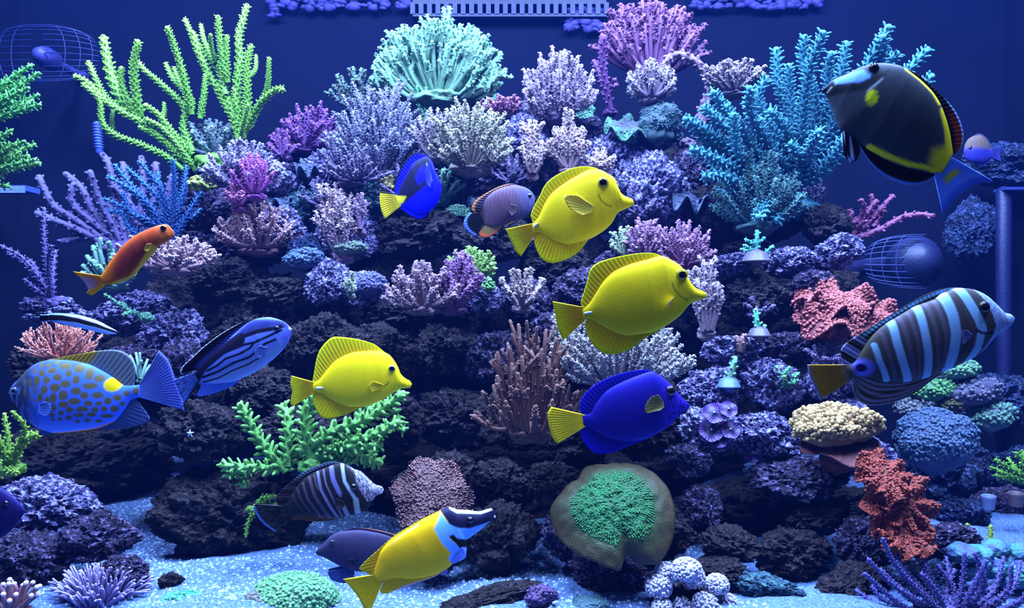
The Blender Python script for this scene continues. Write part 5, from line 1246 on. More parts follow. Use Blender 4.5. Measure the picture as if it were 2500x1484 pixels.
f = Fish('sailfin_tang', 'large sailfin tang with pale blue bars and ochre tail beside red plate coral', 'fish', 0.80, z([(2372, 440)])[0],
    z([(2330, 395), (2250, 370), (2150, 272), (2060, 190), (1950, 132), (1850, 108), (1700, 110), (1560, 165), (1480, 225), (1300, 290), (1100, 400), (900, 530), (780, 650), (680, 800), (600, 920)]),
    z([(2340, 500), (2300, 530), (2150, 640), (2000, 800), (1850, 900), (1650, 990), (1450, 1070), (1200, 1130), (950, 1135), (750, 1085), (620, 1075)]),
    z([(520, 960), (550, 1120)]), 30, sf_body, yaw=7, res=(230, 100))
f.dorsal(z([(1760, 100), (1690, 95), (1550, 118), (1400, 170), (1200, 280), (1000, 400), (800, 530), (650, 620), (530, 700), (468, 770), (468, 880), (500, 955)]), sf_dors, 34, inset=5)
f.dorsal(z([(1660, 985), (1450, 1125), (1300, 1240), (1100, 1340), (900, 1388), (750, 1388), (640, 1320), (598, 1220), (602, 1100)]), sf_anal, 30, -1, inset=5)
f.tail(*z([(540, 955), (570, 1110)]), z([(95, 945), (112, 1050), (150, 1140), (195, 1240), (230, 1330)]), sf_tail, 16, 8)
f.eye(*z([(1965, 312)])[0], 14, (20, 24, 30), 0.85)
f.pectoral(z([(1820, 610), (1790, 660)]), z([(1740, 560), (1690, 580), (1690, 720)]), const((84, 88, 160)), 8, 8)

z = zc(600, 1110, .144)
STR2 = [([(1640, 150), (1690, 420), (1860, 700)], 30, 1.0, (120, 150, 190)), ([(1880, 740), (1910, 980)], 50, .9, (110, 140, 160)), ([(1460, 200), (1500, 400), (1610, 620)], 42, 1.0, (82, 90, 160)), ([(1680, 860), (1740, 1020)], 40, .8, (100, 110, 150)),
        ([(1330, 250), (1380, 480), (1520, 760), (1640, 1010)], 18, .6, (84, 88, 130)), ([(1230, 290), (1290, 560), (1420, 800), (1560, 1030)], 26, .75, (92, 100, 150)), ([(1090, 380), (1180, 660), (1330, 900), (1440, 1060)], 30, .6, (70, 62, 92)),
        ([(980, 470), (1060, 720), (1200, 920), (1300, 1060)], 22, .55, (70, 66, 92)), ([(880, 560), (960, 760), (1100, 960)], 18, .5, (60, 56, 80)), ([(780, 640), (860, 800), (980, 960)], 16, .4, (52, 50, 76)), ([(1170, 340), (1235, 560)], 14, .5, (84, 76, 90))]
def s2_body(X, Y):
    c = np.broadcast_to(alb((20, 20, 30)), X.shape + (3,)).copy()
    face = soft_in(X, Y, z([(1700, 150), (1900, 250), (2360, 560), (2340, 640), (2180, 760), (2060, 760), (1950, 560), (1880, 420), (1850, 280)]), 3)
    dots = smooth(0.45, 0.6, noise2(X, Y, 0.9, 5.0))
    c = mixc(c, mixc(alb((46, 48, 80)), alb((150, 160, 215)), dots), face)
    for pts, w, k, cc in STR2:
        c = mixc(c, alb(cc), (1 - smooth(w * .144 * .7, w * .144 * 1.15, near(X, Y, z(pts)))) * min(1, k + .2))
    c = mixc(c, alb((84, 68, 36)), smooth(1252, 1268, Y) * smooth(0.35, 0.6, noise2(X, Y, 0.25, 1.0)))
    c = mixc(c, alb((170, 170, 220)), 1 - smooth(1.5, 3.5, near(X, Y, z([(2290, 650), (2335, 600)]))))
    return c
f = Fish('sailfin_tang', 'small dark sailfin tang with thin pale bars by the sand boulder', 'fish', 0.97, z([(2340, 590)])[0],
    z([(2310, 540), (2200, 508), (2050, 372), (1950, 280), (1850, 248), (1700, 165), (1560, 140), (1430, 185), (1200, 275), (1000, 390), (850, 560), (730, 760)]),
    z([(2310, 650), (2220, 690), (2130, 810), (2050, 930), (1850, 1010), (1600, 1075), (1300, 1070), (1000, 1030), (850, 1030)]),
    z([(655, 880), (770, 1040)]), 20, s2_body, yaw=5, res=(170, 56))
def s2_dors(X, Y, u, v):
    c = mixc(np.broadcast_to(alb((18, 16, 24)), X.shape + (3,)), alb((66, 84, 120)), smooth(0.4, 0.7, v) * (1 - smooth(0.4, 0.7, u)))
    return mixc(c, alb((44, 38, 44)), smooth(0.3, 0.7, np.sin(u * 46) * .5 + .5) * smooth(.5, .7, u))
f.dorsal(z([(1640, 140), (1540, 120), (1400, 122), (1200, 190), (1000, 280), (800, 430), (650, 560), (525, 690), (512, 800), (610, 885)]), s2_dors, 26)
f.dorsal(z([(1700, 1050), (1450, 1110), (1200, 1132), (900, 1105), (770, 1100), (760, 1060)]), const((72, 58, 34)), 22, -1)
def s2_tail(X, Y, u, v):
    c = mixc(np.broadcast_to(alb((14, 18, 30)), X.shape + (3,)), alb((46, 44, 52)), smooth(.45, .6, noise2(X, Y, .4)))
    return mixc(c, alb((110, 150, 255), 1.2), smooth(.93, .97, v) * smooth(.06, .14, u))
f.tail(*z([(690, 880), (790, 1040)]), z([(170, 830), (135, 905), (210, 1060), (330, 1190), (490, 1300)]), s2_tail, 14, 6)
f.eye(*z([(1840, 520)])[0], 8.5, (12, 14, 26), 0.8)
f.pectoral(z([(1700, 770), (1680, 850)]), z([(1560, 700), (1540, 800), (1600, 880)]), const((30, 30, 40)), 8, 7)

# --- foxface
z = zc(750, 1220, .192)
def fx_body(X, Y):
    c = np.broadcast_to(alb((212, 176, 4), 1.0), X.shape + (3,)).copy()
    c = mixc(c, alb((220, 180, 150)), (1 - smooth(.6, 2.2, near(X, Y, z([(1060, 560), (1200, 440), (1420, 300)])))) * 0.5)
    c = mixc(c, alb((6, 6, 16)), soft_in(X, Y, z([(1780, 60), (2550, 0), (2550, 560), (2060, 600), (1960, 590), (1800, 440)]), 1.5))
    wh = soft_in(X, Y, z([(1700, 150), (1790, 270), (1900, 320), (2060, 330), (2320, 265), (2420, 300), (2200, 480), (1900, 480), (1830, 400), (1790, 440), (1900, 540), (2050, 600), (2030, 760), (1850, 810), (1790, 710), (1830, 650), (1700, 500), (1610, 340)]), 1.6)
    c = mixc(c, alb((88, 150, 250), 1.3), wh)
    blk = soft_in(X, Y, z([(1690, 130), (1790, 60), (1830, 110), (1920, 150), (2100, 162), (2250, 150), (2360, 118), (2450, 180), (2430, 260), (2330, 262), (2200, 290), (2060, 330), (1930, 322), (1800, 270), (1740, 190)]), 1.6)
    c = mixc(c, alb((14, 14, 48)), blk)
    top = 1 - smooth(1.5, 3.2, near(X, Y, z([(1815, 95), (1900, 138), (2050, 145), (2200, 155), (2340, 118)])))
    c = mixc(c, alb((150, 200, 255), 1.3), top)
    ng = soft_in(X, Y, z([(1790, 415), (1850, 400), (1890, 450), (2000, 470), (2000, 560), (1930, 580), (1880, 510)]), 1.4)
    c = mixc(c, alb((6, 6, 16)), ng)
    c = mixc(c, alb((180, 190, 250)), 1 - smooth(1.5, 4, near(X, Y, z([(2385, 205), (2395, 215)]))))
    return c
f = Fish('foxface_rabbitfish', 'golden foxface with black mask, white cheeks and forked tail above the sand', 'fish', 0.90, z([(2402, 195)])[0],
    z([(2380, 135), (2345, 110), (2200, 148), (2050, 135), (1900, 122), (1800, 95), (1700, 132), (1500, 232), (1300, 350), (1100, 475), (940, 640), (880, 800), (840, 930)]),
    z([(2385, 240), (2310, 285), (2200, 380), (2120, 440), (2040, 500), (2030, 590), (2012, 690), (1900, 765), (1750, 890), (1500, 980), (1300, 1000), (1100, 990), (1000, 1020)]),
    z([(828, 965), (930, 1035)]), 25, fx_body, yaw=8, res=(200, 64))
def fx_fin(X, Y, u, v):
    return mixc(np.broadcast_to(alb((205, 166, 4)), X.shape + (3,)), alb((160, 160, 14)), smooth(.3, 1, v))
f.dorsal(z([(1720, 125), (1500, 222), (1300, 335), (1100, 458), (900, 635), (780, 740), (690, 830), (668, 890), (800, 942)]), fx_fin, 26)
def fx_anal(X, Y, u, v):
    c = np.broadcast_to(alb((206, 176, 8)), X.shape + (3,)).copy()
    return mixc(c, alb((190, 160, 215)), smooth(.72, .85, v) * smooth(.7, .5, u) * 0.8)
f.dorsal(z([(1780, 880), (1600, 985), (1300, 1085), (1100, 1155), (1000, 1192), (925, 1165), (975, 1045)]), fx_anal, 20, -1)
f.tail(*z([(850, 960), (945, 1035)]), z([(455, 1008), (560, 1120), (650, 1240), (720, 1370), (790, 1450)]), const((196, 178, 10)), 16, 6)
f.eye(*z([(2060, 235)])[0], 9, (8, 8, 24), 0.75)
f.pectoral(z([(1800, 720), (1840, 790)]), z([(1900, 620), (1985, 580), (2010, 690), (1940, 740)]), const((100, 140, 250)), 8, 5)
f.sheet('pelvic_fin', z([(1780, 880), (1720, 900)]), z([(1800, 890), (1740, 935), (1690, 940)]), const((120, 130, 230)), 4, -3, -3, .8, .2)

# --- dark surgeonfish behind the foxface
def dk_body(X, Y):
    return np.broadcast_to(alb((34, 34, 66)), X.shape + (3,)).copy()
f = Fish('dark_surgeonfish', 'dark slate surgeonfish partly hidden behind the golden foxface', 'fish', 1.04, (770, 1348),
    [(776, 1340), (788, 1328), (808, 1308), (836, 1296), (875, 1293), (913, 1298), (961, 1312), (985, 1326)],
    [(776, 1355), (788, 1359), (808, 1369), (836, 1383), (870, 1394), (920, 1396), (965, 1384), (988, 1368)],
    ((1004, 1338), (1005, 1358)), 19, dk_body, yaw=8)
def dk_dors(X, Y, u, v):
    return mixc(np.broadcast_to(alb((26, 22, 50)), X.shape + (3,)), alb((150, 100, 90)), smooth(.8, .9, v) * smooth(.2, .5, u))
f.dorsal([(830, 1300), (850, 1291), (875, 1288), (913, 1292), (961, 1304), (990, 1318), (1000, 1336)], dk_dors, 18)
f.dorsal([(890, 1395), (920, 1408), (960, 1404), (990, 1388), (1002, 1362)], const((26, 24, 50)), 14, -1)
f.tail((1000, 1338), (1000, 1358), [(1046, 1318), (1036, 1348), (1048, 1380)], const((24, 24, 52)), 12)
f.eye(812, 1321, 6.5, (30, 32, 60), 0.7)
f.pectoral([(846, 1362), (844, 1376)], [(866, 1356), (874, 1372), (862, 1386)], const((30, 32, 64)), 7, 6)
for sd in (-1, 1):
    f.sheet('pelvic_fin', [(840, 1382), (862, 1390)], [(800, 1392), (812, 1412), (850, 1420), (866, 1404)], const((34, 56, 120)), 6, 5 * sd, 5 * sd, 1.0, .3)

# --- orange anthias
z = zc(160, 520, .1482)
def an_body(X, Y):
    c = np.broadcast_to(alb((150, 62, 24), 1.0), X.shape + (3,)).copy()
    c = mixc(c, alb((118, 44, 46)), soft_in(X, Y, z([(800, 900), (1150, 500), (1480, 420), (1400, 650), (1150, 900), (800, 1080)]), 9) * 0.85)
    c = mixc(c, alb((206, 116, 14)), smooth(300, 255, X) * 0.85)
    c = mixc(c, alb((190, 160, 40)), (1 - smooth(3, 8, near(X, Y, z([(1480, 560), (1250, 900), (1100, 1070), (800, 1170)])))) * 0.8)
    c = mixc(c, alb((176, 92, 50)), smooth(372, 402, X) * 0.8)
    return c
f = Fish('orange_anthias', 'orange anthias with swallow tail rising past pink table coral', 'fish', 0.87, (425, 567),
    z([(1770, 255), (1700, 205), (1600, 190), (1450, 230), (1200, 350), (1000, 500), (850, 670), (720, 840), (610, 1000)]),
    z([(1785, 370), (1700, 450), (1550, 540), (1420, 690), (1250, 880), (1100, 1050), (950, 1125), (800, 1168), (690, 1178)]),
    z([(565, 1045), (645, 1180)]), 16, an_body, yaw=-8)
f.dorsal(z([(1420, 240), (1200, 338), (1000, 482), (850, 650), (720, 815), (640, 935)]), const((214, 120, 20)), 22)
f.dorsal(z([(1100, 1040), (1000, 1110), (850, 1160), (720, 1190)]), const((190, 170, 40)), 12, -1)
def an_tail(X, Y, u, v):
    e = np.maximum(1 - smooth(.16, .34, u), smooth(.66, .84, u))
    return mixc(mixc(np.broadcast_to(alb((236, 150, 20)), X.shape + (3,)), alb((150, 130, 175)), smooth(.25, .6, v)), alb((236, 178, 10)), e)
f.tail(*z([(580, 1050), (655, 1175)]), z([(122, 960), (240, 1070), (330, 1170), (370, 1270), (345, 1320), (435, 1362)]), an_tail, 14, 4)
f.eye(*z([(1638, 255)])[0], 7.5, (30, 16, 14), 0.9)
f.pectoral(z([(1470, 500), (1440, 590)]), z([(1400, 520), (1360, 620), (1420, 640)]), const((190, 170, 70)), 7, 4)

# --- cleaner wrasse
z = zc(0, 750, .21563)
def cw_body(X, Y):
    c = np.broadcast_to(alb((120, 170, 245), 1.1), X.shape + (3,)).copy()
    c = mixc(c, alb((120, 110, 190)), soft_in(X, Y, z([(850, 60), (1150, 130), (1370, 260), (1330, 270), (1150, 200), (850, 120)]), 2) * .8)
    line = [(470, 118), (700, 118), (900, 150), (1100, 205), (1240, 255), (1350, 288)]
    d = near(X, Y, z(line)); w = np.interp(X, [100, 150, 240, 290], [7.5, 7.0, 4.5, 2.2])
    return mixc(c, alb((5, 5, 12)), 1 - smooth(w * .85, w * 1.15, d))
f = Fish('cleaner_wrasse', 'slim blue cleaner wrasse with black stripe above pink branching coral', 'fish', 1.0, z([(1352, 287)])[0],
    z([(1300, 255), (1250, 228), (1100, 152), (900, 95), (700, 74), (560, 74)]),
    z([(1280, 305), (1200, 300), (1100, 280), (900, 230), (700, 180), (590, 158)]),
    z([(520, 80), (530, 150)]), 7, cw_body, yaw=5, res=(110, 40))
def cw_tail(X, Y, u, v):
    return mixc(np.broadcast_to(alb((6, 6, 14)), X.shape + (3,)), alb((100, 150, 245)), np.maximum(1 - smooth(.08, .18, u), smooth(.86, .94, u)))
f.tail(*z([(540, 80), (545, 152)]), z([(458, 82), (450, 120), (468, 170)]), cw_tail, 8, 4)
f.dorsal(z([(1100, 150), (900, 86), (700, 66), (560, 68)]), const((90, 140, 235)), 16)
f.dorsal(z([(900, 232), (760, 206), (600, 170)]), const((110, 160, 240)), 12, -1)
f.eye(*z([(1285, 262)])[0], 2.4, (60, 50, 70), 0.7)

# --- spotted rabbitfish
SPOTS = [(540,735,36,36),(655,710,48,32),(790,665,56,30),(945,690,56,42),(1060,750,40,62),(1165,800,52,40),(490,820,34,50),(605,815,38,40),(725,785,50,38),(840,740,32,40),(930,810,36,46),
 (820,855,52,40),(705,895,56,44),(585,920,36,48),(475,920,34,40),(405,850,26,50),(350,940,20,40),(800,980,46,52),(935,935,50,40),(1080,880,74,32),(690,1010,36,52),(540,1005,28,46),(620,1045,28,44),
 (1160,985,56,34),(1025,985,38,40),(920,1050,60,34),(1065,1075,42,28),(800,1085,50,34),(690,1120,28,38),(1170,1080,32,24),(1265,1050,36,38),(1360,1015,40,32),(1455,970,32,28),(1550,945,32,34),(1640,915,26,24),(1640,985,26,22),
 (865,1145,40,32),(1000,1140,60,28),(1130,1145,34,26),(1225,1140,32,26),(1330,1140,38,34),(770,1180,32,26),(960,1205,50,24),(1090,1200,46,24),(850,1235,32,24),(1250,1222,62,20),(670,1200,28,24),(590,1120,44,32),(1040,1265,32,20),(935,1280,26,18),(1155,1280,32,18),
 (750,1250,24,18),(670,1255,20,20),(330,840,18,40),(450,720,28,36),(600,655,26,20),(520,660,24,18),(690,630,24,16),(410,1000,16,40),(480,1040,18,30),(1410,1085,26,22)]
def rb_body(X, Y):
    c = np.broadcast_to(alb((58, 104, 246), 1.25), X.shape + (3,)).copy()
    c = mixc(c, alb((84, 126, 226)), smooth(1010, 1045, Y) * 0.7)
    head = smooth(140, 66, X + (Y - 960) * 0.12)
    wav = noise2(X * 1.0, Y * 0.35, 0.12, 8.0)
    c = mixc(c, mixc(alb((30, 40, 58)), alb((60, 84, 150)), smooth(.42, .6, wav)), head * 0.95)
    c = mixc(c, alb((44, 56, 74)), (1 - smooth(4, 20, near(X, Y, z([(250, 790), (450, 640), (700, 605), (900, 620)])))) * .7)
    for x, y, rx, ry in SPOTS:
        q = z([(x, y)])[0]
        t = 1 - smooth(.72, 1.12, np.hypot((X - q[0]) / (rx * .268), (Y - q[1]) / (ry * .268)))
        c = mixc(c, alb((88, 86, 24)), t * (0.95 if x > 480 else .6))
    q = z([(1305, 872)])[0]
    c = mixc(c, alb((220, 205, 6), 1.2), 1 - smooth(.85, 1.1, np.hypot((X - q[0]) / 20, (Y - q[1]) / 17.5)))
    c = mixc(c, alb((170, 105, 20)), (1 - smooth(1.5, 4.5, near(X, Y, z([(650, 1422), (900, 1402), (1100, 1372), (1300, 1300)])))) * .8)
    c = mixc(c, alb((10, 12, 20)), (1 - smooth(.6, 2, near(X, Y, z([(325, 1170), (330, 1260)])))) * .8)
    return c
f = Fish('spotted_rabbitfish', 'blue rabbitfish covered in brown spots with yellow saddle spot by its tail', 'fish', 0.93, z([(105, 965)])[0],
    z([(130, 905), (230, 800), (330, 692), (450, 622), (600, 592), (800, 600), (1000, 640), (1150, 708), (1300, 800), (1430, 885), (1530, 885)]),
    z([(130, 1040), (200, 1120), (250, 1230), (350, 1312), (500, 1392), (650, 1422), (900, 1402), (1100, 1372), (1300, 1290), (1420, 1150), (1500, 1040)]),
    z([(1605, 868), (1570, 1022)]), 27, rb_body, yaw=-7, res=(220, 140))
def rb_dors(X, Y, u, v):
    c = mixc(np.broadcast_to(alb((124, 116, 34)), X.shape + (3,)), alb((92, 110, 140)), smooth(.45, .55, u))
    return c
f.dorsal(z([(440, 622), (700, 562), (900, 530), (1150, 488), (1350, 488), (1480, 570), (1530, 700), (1520, 872)]), rb_dors, 24)
def rb_anal(X, Y, u, v):
    c = mixc(np.broadcast_to(alb((150, 100, 20)), X.shape + (3,)), alb((58, 80, 150)), smooth(.25, .45, u) * (1 - 0 * v))
    return c
f.dorsal(z([(700, 1425), (1100, 1402), (1500, 1352), (1685, 1290), (1665, 1200), (1540, 1040)]), rb_anal, 22, -1)
def rb_tail(X, Y, u, v):
    c = mixc(np.broadcast_to(alb((92, 126, 232)), X.shape + (3,)), alb((74, 92, 200)), smooth(.2, .7, v))
    return mixc(c, alb((66, 84, 170)), 1 - smooth(0, .3, u))
f.tail(*z([(1600, 880), (1575, 1010)]), z([(1800, 488), (1905, 600), (1980, 800), (2055, 1000), (2085, 1165)]), rb_tail, 20, 4)
f.eye(*z([(205, 940)])[0], 9, (60, 74, 120), 0.6)
f.pectoral(z([(520, 1080), (510, 1180)]), z([(600, 1050), (650, 1080), (670, 1140), (640, 1200), (590, 1215)]), const((84, 122, 238)), 8, 3)
f.sheet('pelvic_fin', z([(480, 1380), (560, 1400)]), z([(470, 1420), (540, 1450), (600, 1420)]), const((70, 96, 180)), 5, -3, -4, .8, .2)

# --- striped angelfish
z = zc(400, 750, .19538)
def st_body(X, Y):
    c = np.broadcast_to(alb((80, 108, 212), 1.0), X.shape + (3,)).copy()
    c = mixc(c, alb((120, 150, 205), 1.1), soft_in(X, Y, z([(500, 920), (900, 740), (1300, 560), (1550, 400), (1450, 620), (1000, 920), (600, 960)]), 10) * .7)
    c = mixc(c, alb((20, 24, 96)), soft_in(X, Y, z([(560, 620), (760, 480), (1100, 140), (1560, 160), (1560, 240), (1400, 240), (1000, 360)]), 6) * .9)
    for pts, w in (([(1520, 228), (1400, 262), (1200, 300), (1000, 370)], 22), ([(1000, 370), (860, 440), (700, 560), (500, 750), (400, 910)], 46), ([(1010, 420), (880, 480), (740, 570), (600, 680)], 34),
                   ([(1480, 285), (1350, 350), (1160, 440), (1050, 460), (900, 520), (800, 560)], 13), ([(1160, 440), (1120, 500), (1000, 570), (800, 640), (700, 720), (560, 790)], 12),
                   ([(1420, 400), (1300, 450), (1200, 540), (1100, 620), (900, 690), (700, 800), (500, 870)], 12), ([(1280, 590), (1100, 700), (900, 780), (700, 880), (500, 935)], 8)):
        c = mixc(c, alb((8, 10, 40)), 1 - smooth(w * .19538 * .85, w * .19538 * 1.5, near(X, Y, z(pts))))
    c = mixc(c, alb((60, 76, 200)), smooth(688, 706, X) * .8)
    c = mixc(c, alb((170, 190, 250)), 1 - smooth(1.5, 3.5, near(X, Y, z([(1575, 262), (1585, 275)]))))
    return c
f = Fish('striped_angelfish', 'blue angelfish with black lengthwise stripes and trailing tail streamer', 'fish', 0.89, z([(1597, 275)])[0],
    z([(1575, 230), (1540, 208), (1430, 150), (1280, 125), (1100, 165), (900, 320), (740, 470), (600, 590), (480, 720)]),
    z([(1585, 340), (1540, 460), (1440, 580), (1300, 700), (1100, 830), (900, 920), (750, 945), (600, 955), (480, 950)]),
    z([(400, 800), (420, 930)]), 18, st_body, yaw=-5, res=(190, 150))
def st_dors(X, Y, u, v):
    c = mixc(np.broadcast_to(alb((50, 58, 160)), X.shape + (3,)), alb((6, 6, 26)), smooth(.25, .5, v))
    return mixc(c, alb((170, 195, 255)), smooth(.93, .97, v) * smooth(.12, .25, u))
f.dorsal(z([(1180, 140), (1050, 165), (900, 225), (700, 340), (500, 490), (350, 630), (222, 755), (222, 838), (410, 775)]), st_dors, 26)
f.dorsal(z([(930, 925), (880, 970), (700, 1050), (550, 1095), (418, 1107), (470, 970)]), const((80, 118, 240), 1.1), 16, -1)
def st_tail(X, Y, u, v):
    c = np.broadcast_to(alb((92, 124, 232)), X.shape + (3,)).copy()
    c = mixc(c, alb((20, 24, 80)), smooth(.55, .62, noise2(X, Y, .5, 2.0)) * (1 - smooth(.6, .7, u)))
    return mixc(c, alb((8, 8, 30)), smooth(.72, .8, u))
f.tail(*z([(430, 800), (440, 925)]), z([(120, 905), (170, 1000), (215, 1110), (245, 1190), (180, 1340), (98, 1452)]), st_tail, 16, 4)
f.eye(*z([(1432, 262)])[0], 6.5, (14, 16, 60), 0.7)
f.pectoral(z([(1330, 500), (1290, 580)]), z([(1240, 470), (1190, 510), (1175, 570), (1200, 620), (1240, 630)]), const((90, 120, 226)), 8, 3)

# --- navy fish entering from the left, and a small far fish
f = Fish('navy_tang', 'navy tang nosing into view above the coralline rocks by the sand', 'fish', 0.84, (62, 1246),
    [(52, 1232), (34, 1214), (10, 1195), (-40, 1172), (-110, 1168), (-180, 1190), (-220, 1216)],
    [(54, 1262), (36, 1286), (14, 1306), (-40, 1330), (-110, 1330), (-180, 1304), (-220, 1276)],
    ((-250, 1234), (-250, 1258)), 20, const((16, 12, 74)), yaw=5)
f.dorsal([(0, 1192), (-60, 1150), (-130, 1140), (-200, 1165), (-245, 1230)], const((14, 12, 70)), 16)
f.dorsal([(-20, 1325), (-80, 1356), (-160, 1346), (-230, 1300), (-245, 1262)], const((14, 12, 70)), 14, -1)
f.tail((-248, 1234), (-248, 1258), [(-310, 1208), (-300, 1246), (-312, 1284)], const((20, 16, 90)), 12)
f.eye(20, 1226, 7, (10, 10, 36), 0.8)
def rg_body(X, Y):
    return mixc(np.broadcast_to(alb((24, 28, 110)), X.shape + (3,)), alb((64, 56, 60)), smooth(372, 356, Y))
f = Fish('small_violet_fish', 'small violet fish with tan back hanging near the far end wall', 'fish', 1.72, (2352, 372),
    [(2356, 352), (2372, 334), (2392, 330), (2408, 342), (2416, 360)], [(2358, 388), (2376, 398), (2396, 400), (2412, 392)], ((2424, 366), (2424, 384)), 12, rg_body)
f.dorsal([(2372, 333), (2392, 326), (2412, 340), (2422, 362)], const((44, 42, 70)), 10)
f.dorsal([(2380, 400), (2398, 406), (2414, 396), (2422, 384)], const((24, 28, 100)), 8, -1)
f.tail((2422, 366), (2422, 384), [(2446, 356), (2442, 376), (2446, 396)], const((34, 36, 110)), 8)
f.eye(2364, 362, 4, (30, 30, 70), 0.7)

# ------------------------------------------------------------------ tank equipment
def overflow():
    d = BACK - .03; s = d / F; z0 = P(0, 36, d)[2]; zt = P(0, -60, d)[2]
    o = P(1245, 36, d); root = thing('overflow_comb', 'blue overflow weir comb with rows of slots high on the back wall', 'overflow', tuple(o))
    x0, x1 = P(1008, 0, d)[0], P(1480, 0, d)[0]
    mb = MB(); box(mb, (x0, d - .004, z0 + .028), (x1, BACK, zt), alb((5, 9, 44))); link('panel', mb.mesh('panel', o, True), M_PLASTIC, root)
    mb = MB(); box(mb, (x0, d - .004, z0 - .006), (x1, BACK, z0 + .002), alb((11, 15, 56))); link('rail', mb.mesh('rail', o, True), M_PLASTIC, root)
    me = None; n = 23
    for k in range(n + 1):
        x = x0 + (x1 - x0) * k / n
        if me is None:
            mb = MB(); box(mb, (-.0065, d - .006, z0), (.0065, BACK - .005, z0 + .032), alb((14, 18, 62)))
            me = mb.mesh('tooth', o, True); me.materials.append(M_PLASTIC)
        link('tooth', me, None, root, (x, 0, 0))
overflow()
def crusty_bar(label, x0, x1, y0, y1, n, seed, d=BACK - .02):
    rng = np.random.default_rng(seed); s = d / F; o = P((x0 + x1) / 2, (y0 + y1) / 2, d); v, t = ICO[2]; mb = MB()
    for k in range(n):
        px, py = rng.uniform(x0, x1), rng.uniform(y0, y1); r = rng.uniform(4, 11)
        q = v * (1 + (fbm(v * 2 + k, 2) - .5) * .8)[:, None] * np.array((r * 1.4, r * .7, r * rng.uniform(.5, 1.3))) * s
        mb.add(q + P(px, py, d), None, t, alb((32, 31, 100)) * rng.uniform(.6, 1.2))
    tag(link('coralline_crust', mb.mesh('coralline_crust', o), M_CORAL, None, tuple(o)), label, 'crust')
crusty_bar('violet coralline crust along the water line between the green staghorn and the comb', 690, 1000, -25, 20, 130, 1)
crusty_bar('violet coralline crust along the water line between the rosy table and the turquoise thicket', 1690, 2010, -25, 20, 130, 2)
crusty_bar('violet coralline crust hanging below the end of the overflow comb', 1385, 1470, 10, 74, 60, 3)
crusty_bar('small hanging tuft of violet crust on the back wall near the green staghorn', 655, 684, -10, 40, 12, 4)
# circulation pump with wire guard, upper left
def pump(label, px, py, R, d, body, wires, col, wcol, ribs=0):
    s = d / F; o = P(px, py, d); root = thing('circulation_pump', label, 'pump', tuple(o))
    mb = MB(); tube(mb, np.array([o + np.array(q) * s for q in ((0, 30, 0), (0, 10, 0), (0, -10, 0), (0, -24, 0))]), np.array((1, 1.05, 1.05, .8)) * body * s, alb(col), 24); link('motor', mb.mesh('motor', o), M_PLASTIC, root)
    mb = MB(); q = o + np.array((0, 30 * s, 0)); tube(mb, np.array([q, np.array((q[0], BACK - .012, q[2])), np.array((q[0], BACK + .004, q[2]))]), np.array((.4, .4, .7)) * body * s, alb(col), 12); link('wall_mount', mb.mesh('wall_mount', o), M_PLASTIC, root)
    for k in range(wires):
        a = -1.45 + 2.9 * k / (wires - 1)
        pts = [o + np.array((-R * .25 * math.cos(a) - R * math.sin(b) * 1.0, -R * .3 * math.cos(b), R * .62 * math.sin(a) * math.cos(b * .6))) * s for b in np.linspace(-.1, 1.35, 9)]
        mb = MB(); tube(mb, np.array(pts), np.full(9, 1.3 * s), alb(wcol), 5); link('guard_wire', mb.mesh('guard_wire', o), M_PLASTIC, root)
        pts = [np.array((2 * o[0] - p[0], p[1], p[2])) for p in pts]
        if ribs == 0:
            mb = MB(); tube(mb, np.array(pts), np.full(9, 1.3 * s), alb(wcol), 5); link('guard_wire', mb.mesh('guard_wire', o), M_PLASTIC, root)
    for b in (.35, .7, 1.05):
        pts = [o + np.array((-R * .25 * math.cos(a) - R * math.sin(b), -R * .3 * math.cos(b), R * .62 * math.sin(a) * math.cos(b * .6))) * s for a in np.linspace(-1.45, 1.45, 12)]
        for sgn in ((1, -1) if ribs == 0 else (1,)):
            pq = [np.array((o[0] + sgn * (p[0] - o[0]), p[1], p[2])) for p in pts]
            mb = MB(); tube(mb, np.array(pq), np.full(12, 1.2 * s), alb(wcol), 5); link('guard_hoop', mb.mesh('guard_hoop', o), M_PLASTIC, root)
pump('circulation pump with a rounded wire guard on the back wall above the leafy green corals', 112, 140, 110, 1.98, 24, 13, (34, 38, 104), (12, 20, 70))
pump('dark round circulation pump with ribbed guard beside the mauve branching coral', 2235, 640, 105, 1.80, 60, 12, (12, 18, 56), (26, 38, 92), 1)
# pipe at the far right and a ribbed hose at the left
mb = MB(); o = P(2450, 735, 1.93); tube(mb, np.array([P(2450, 1250, 1.93), P(2450, 735, 1.93), P(2450, 468, 1.93)]), np.full(3, 17 * 1.93 / F), alb((8, 14, 56)), 20)
root = thing('return_pipe', 'dark blue upright pipe behind the barred sailfin tang', 'pipe', tuple(o)); link('pipe', mb.mesh('pipe', o), M_PLASTIC, root)
mb = MB(); box(mb, P(2425, 470, 1.95) , P(2520, 456, 1.90), alb((24, 36, 100))); link('bracket', mb.mesh('bracket', o, True), M_PLASTIC, root)
o = P(238, 330, 1.99); root = thing('ribbed_hose', 'short ribbed hose end on the back wall behind the green staghorn', 'hose', tuple(o))
mb = MB(); tube(mb, np.array([P(236, 300, 2.1), P(238, 330, 2.1), P(243, 372, 2.1)]), np.full(3, 9 * 2.1 / F), alb((36, 52, 140)), 14); link('hose', mb.mesh('hose', o), M_PLASTIC, root)
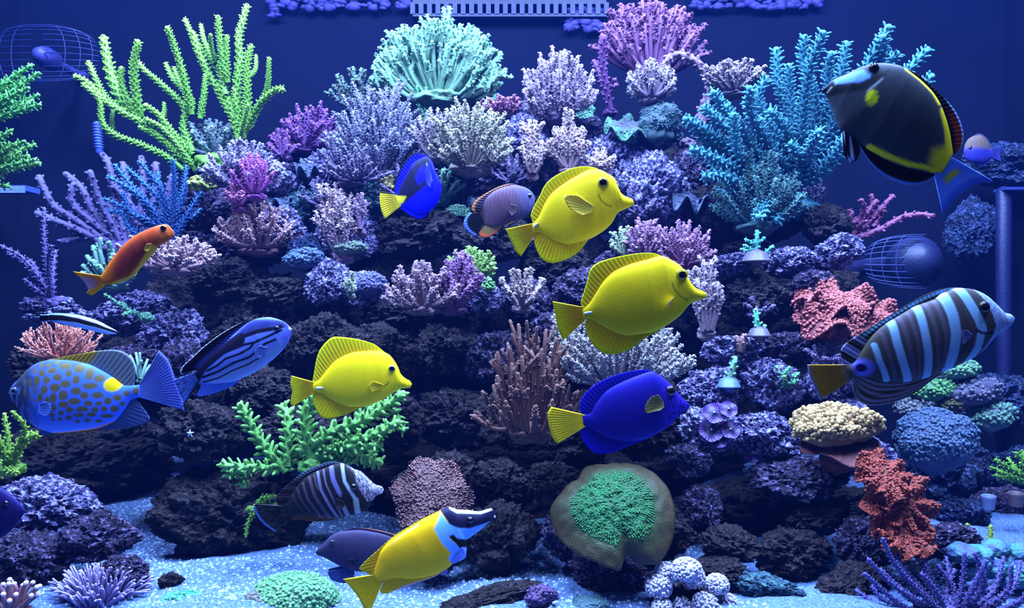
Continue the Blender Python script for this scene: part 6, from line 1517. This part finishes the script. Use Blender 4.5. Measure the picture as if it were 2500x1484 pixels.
for k in range(9):
    mb = MB(); py = 304 + k * 7; c = P(236 + k * .7, py, 2.1); tube(mb, np.array([c + (0, 0, -.0015), c, c + (0, 0, .0015)]), np.array((.8, 1.2, .8)) * 10.5 * 2.1 / F, alb((80, 110, 210)), 14); link('ring', mb.mesh('ring', o), M_PLASTIC, root)
# ledge at the left end wall
o = P(0, 470, 1.95); mb = MB(); box(mb, P(-60, 474, 1.98), P(62, 452, 1.92), alb((40, 60, 150))); 
root = thing('wall_ledge', 'pale blue ribbed plastic ledge beneath the leafy green corals', 'ledge', tuple(o)); link('shelf', mb.mesh('shelf', o, True), M_PLASTIC, root)
for k in range(4):
    mb = MB(); box(mb, P(-60, 458 + k * 4, 1.915), P(62, 456 + k * 4, 1.92), alb((80, 110, 210))); link('rib', mb.mesh('rib', o, True), M_PLASTIC, root)

# ------------------------------------------------------------------ tell the rocks apart by the coral they carry
LOOK = {'p': 'pale lilac coralline rock', 'd': 'dark pitted rock', 'b': 'blue-grey rock', 't': 'teal crusted rock', 'm': 'mauve crusted rock'}
MATKEY = {v.name: k for k, v in M_ROCK.items()}
def to_px(v): return (CX + v[0] / v[1] * F, CY - (v[2] - CAMZ) / v[1] * F)
bpy.context.view_layer.update()
spots = []
for o in COL.objects:
    if o.parent is None and o.get('category') in ('coral', 'anemone', 'sponge') and o.get('label') and not o.get('group'):
        w = o['label'].split()
        k = next((i for i, q in enumerate(w) if q in ('coral', 'sponge', 'anemone', 'tubes', 'sprig', 'arch', 'crust')), None)
        if k is not None and k <= 7: spots.append((to_px(o.location), ' '.join(w[:k + 1])))
names = [s for _, s in spots]
spots = [(q, s) for q, s in spots if names.count(s) == 1]
used = set()
for o in COL.objects:
    if o.name.startswith('live_rock') and o.get('group') and o['group'] != 'core rocks behind the reef':
        x, y = to_px(o.location); look = LOOK[MATKEY[o.material_slots[0].material.name]]
        for (a, b), s in sorted(spots, key=lambda q: math.hypot(q[0][0] - x, q[0][1] - y))[:14]:
            rel = 'below' if y - b > abs(x - a) else 'behind' if b - y > abs(x - a) else 'beside'
            l = f'{look} {rel} the {s}'
            if l not in used and len(l.split()) <= 16:
                used.add(l); o['label'] = l; break
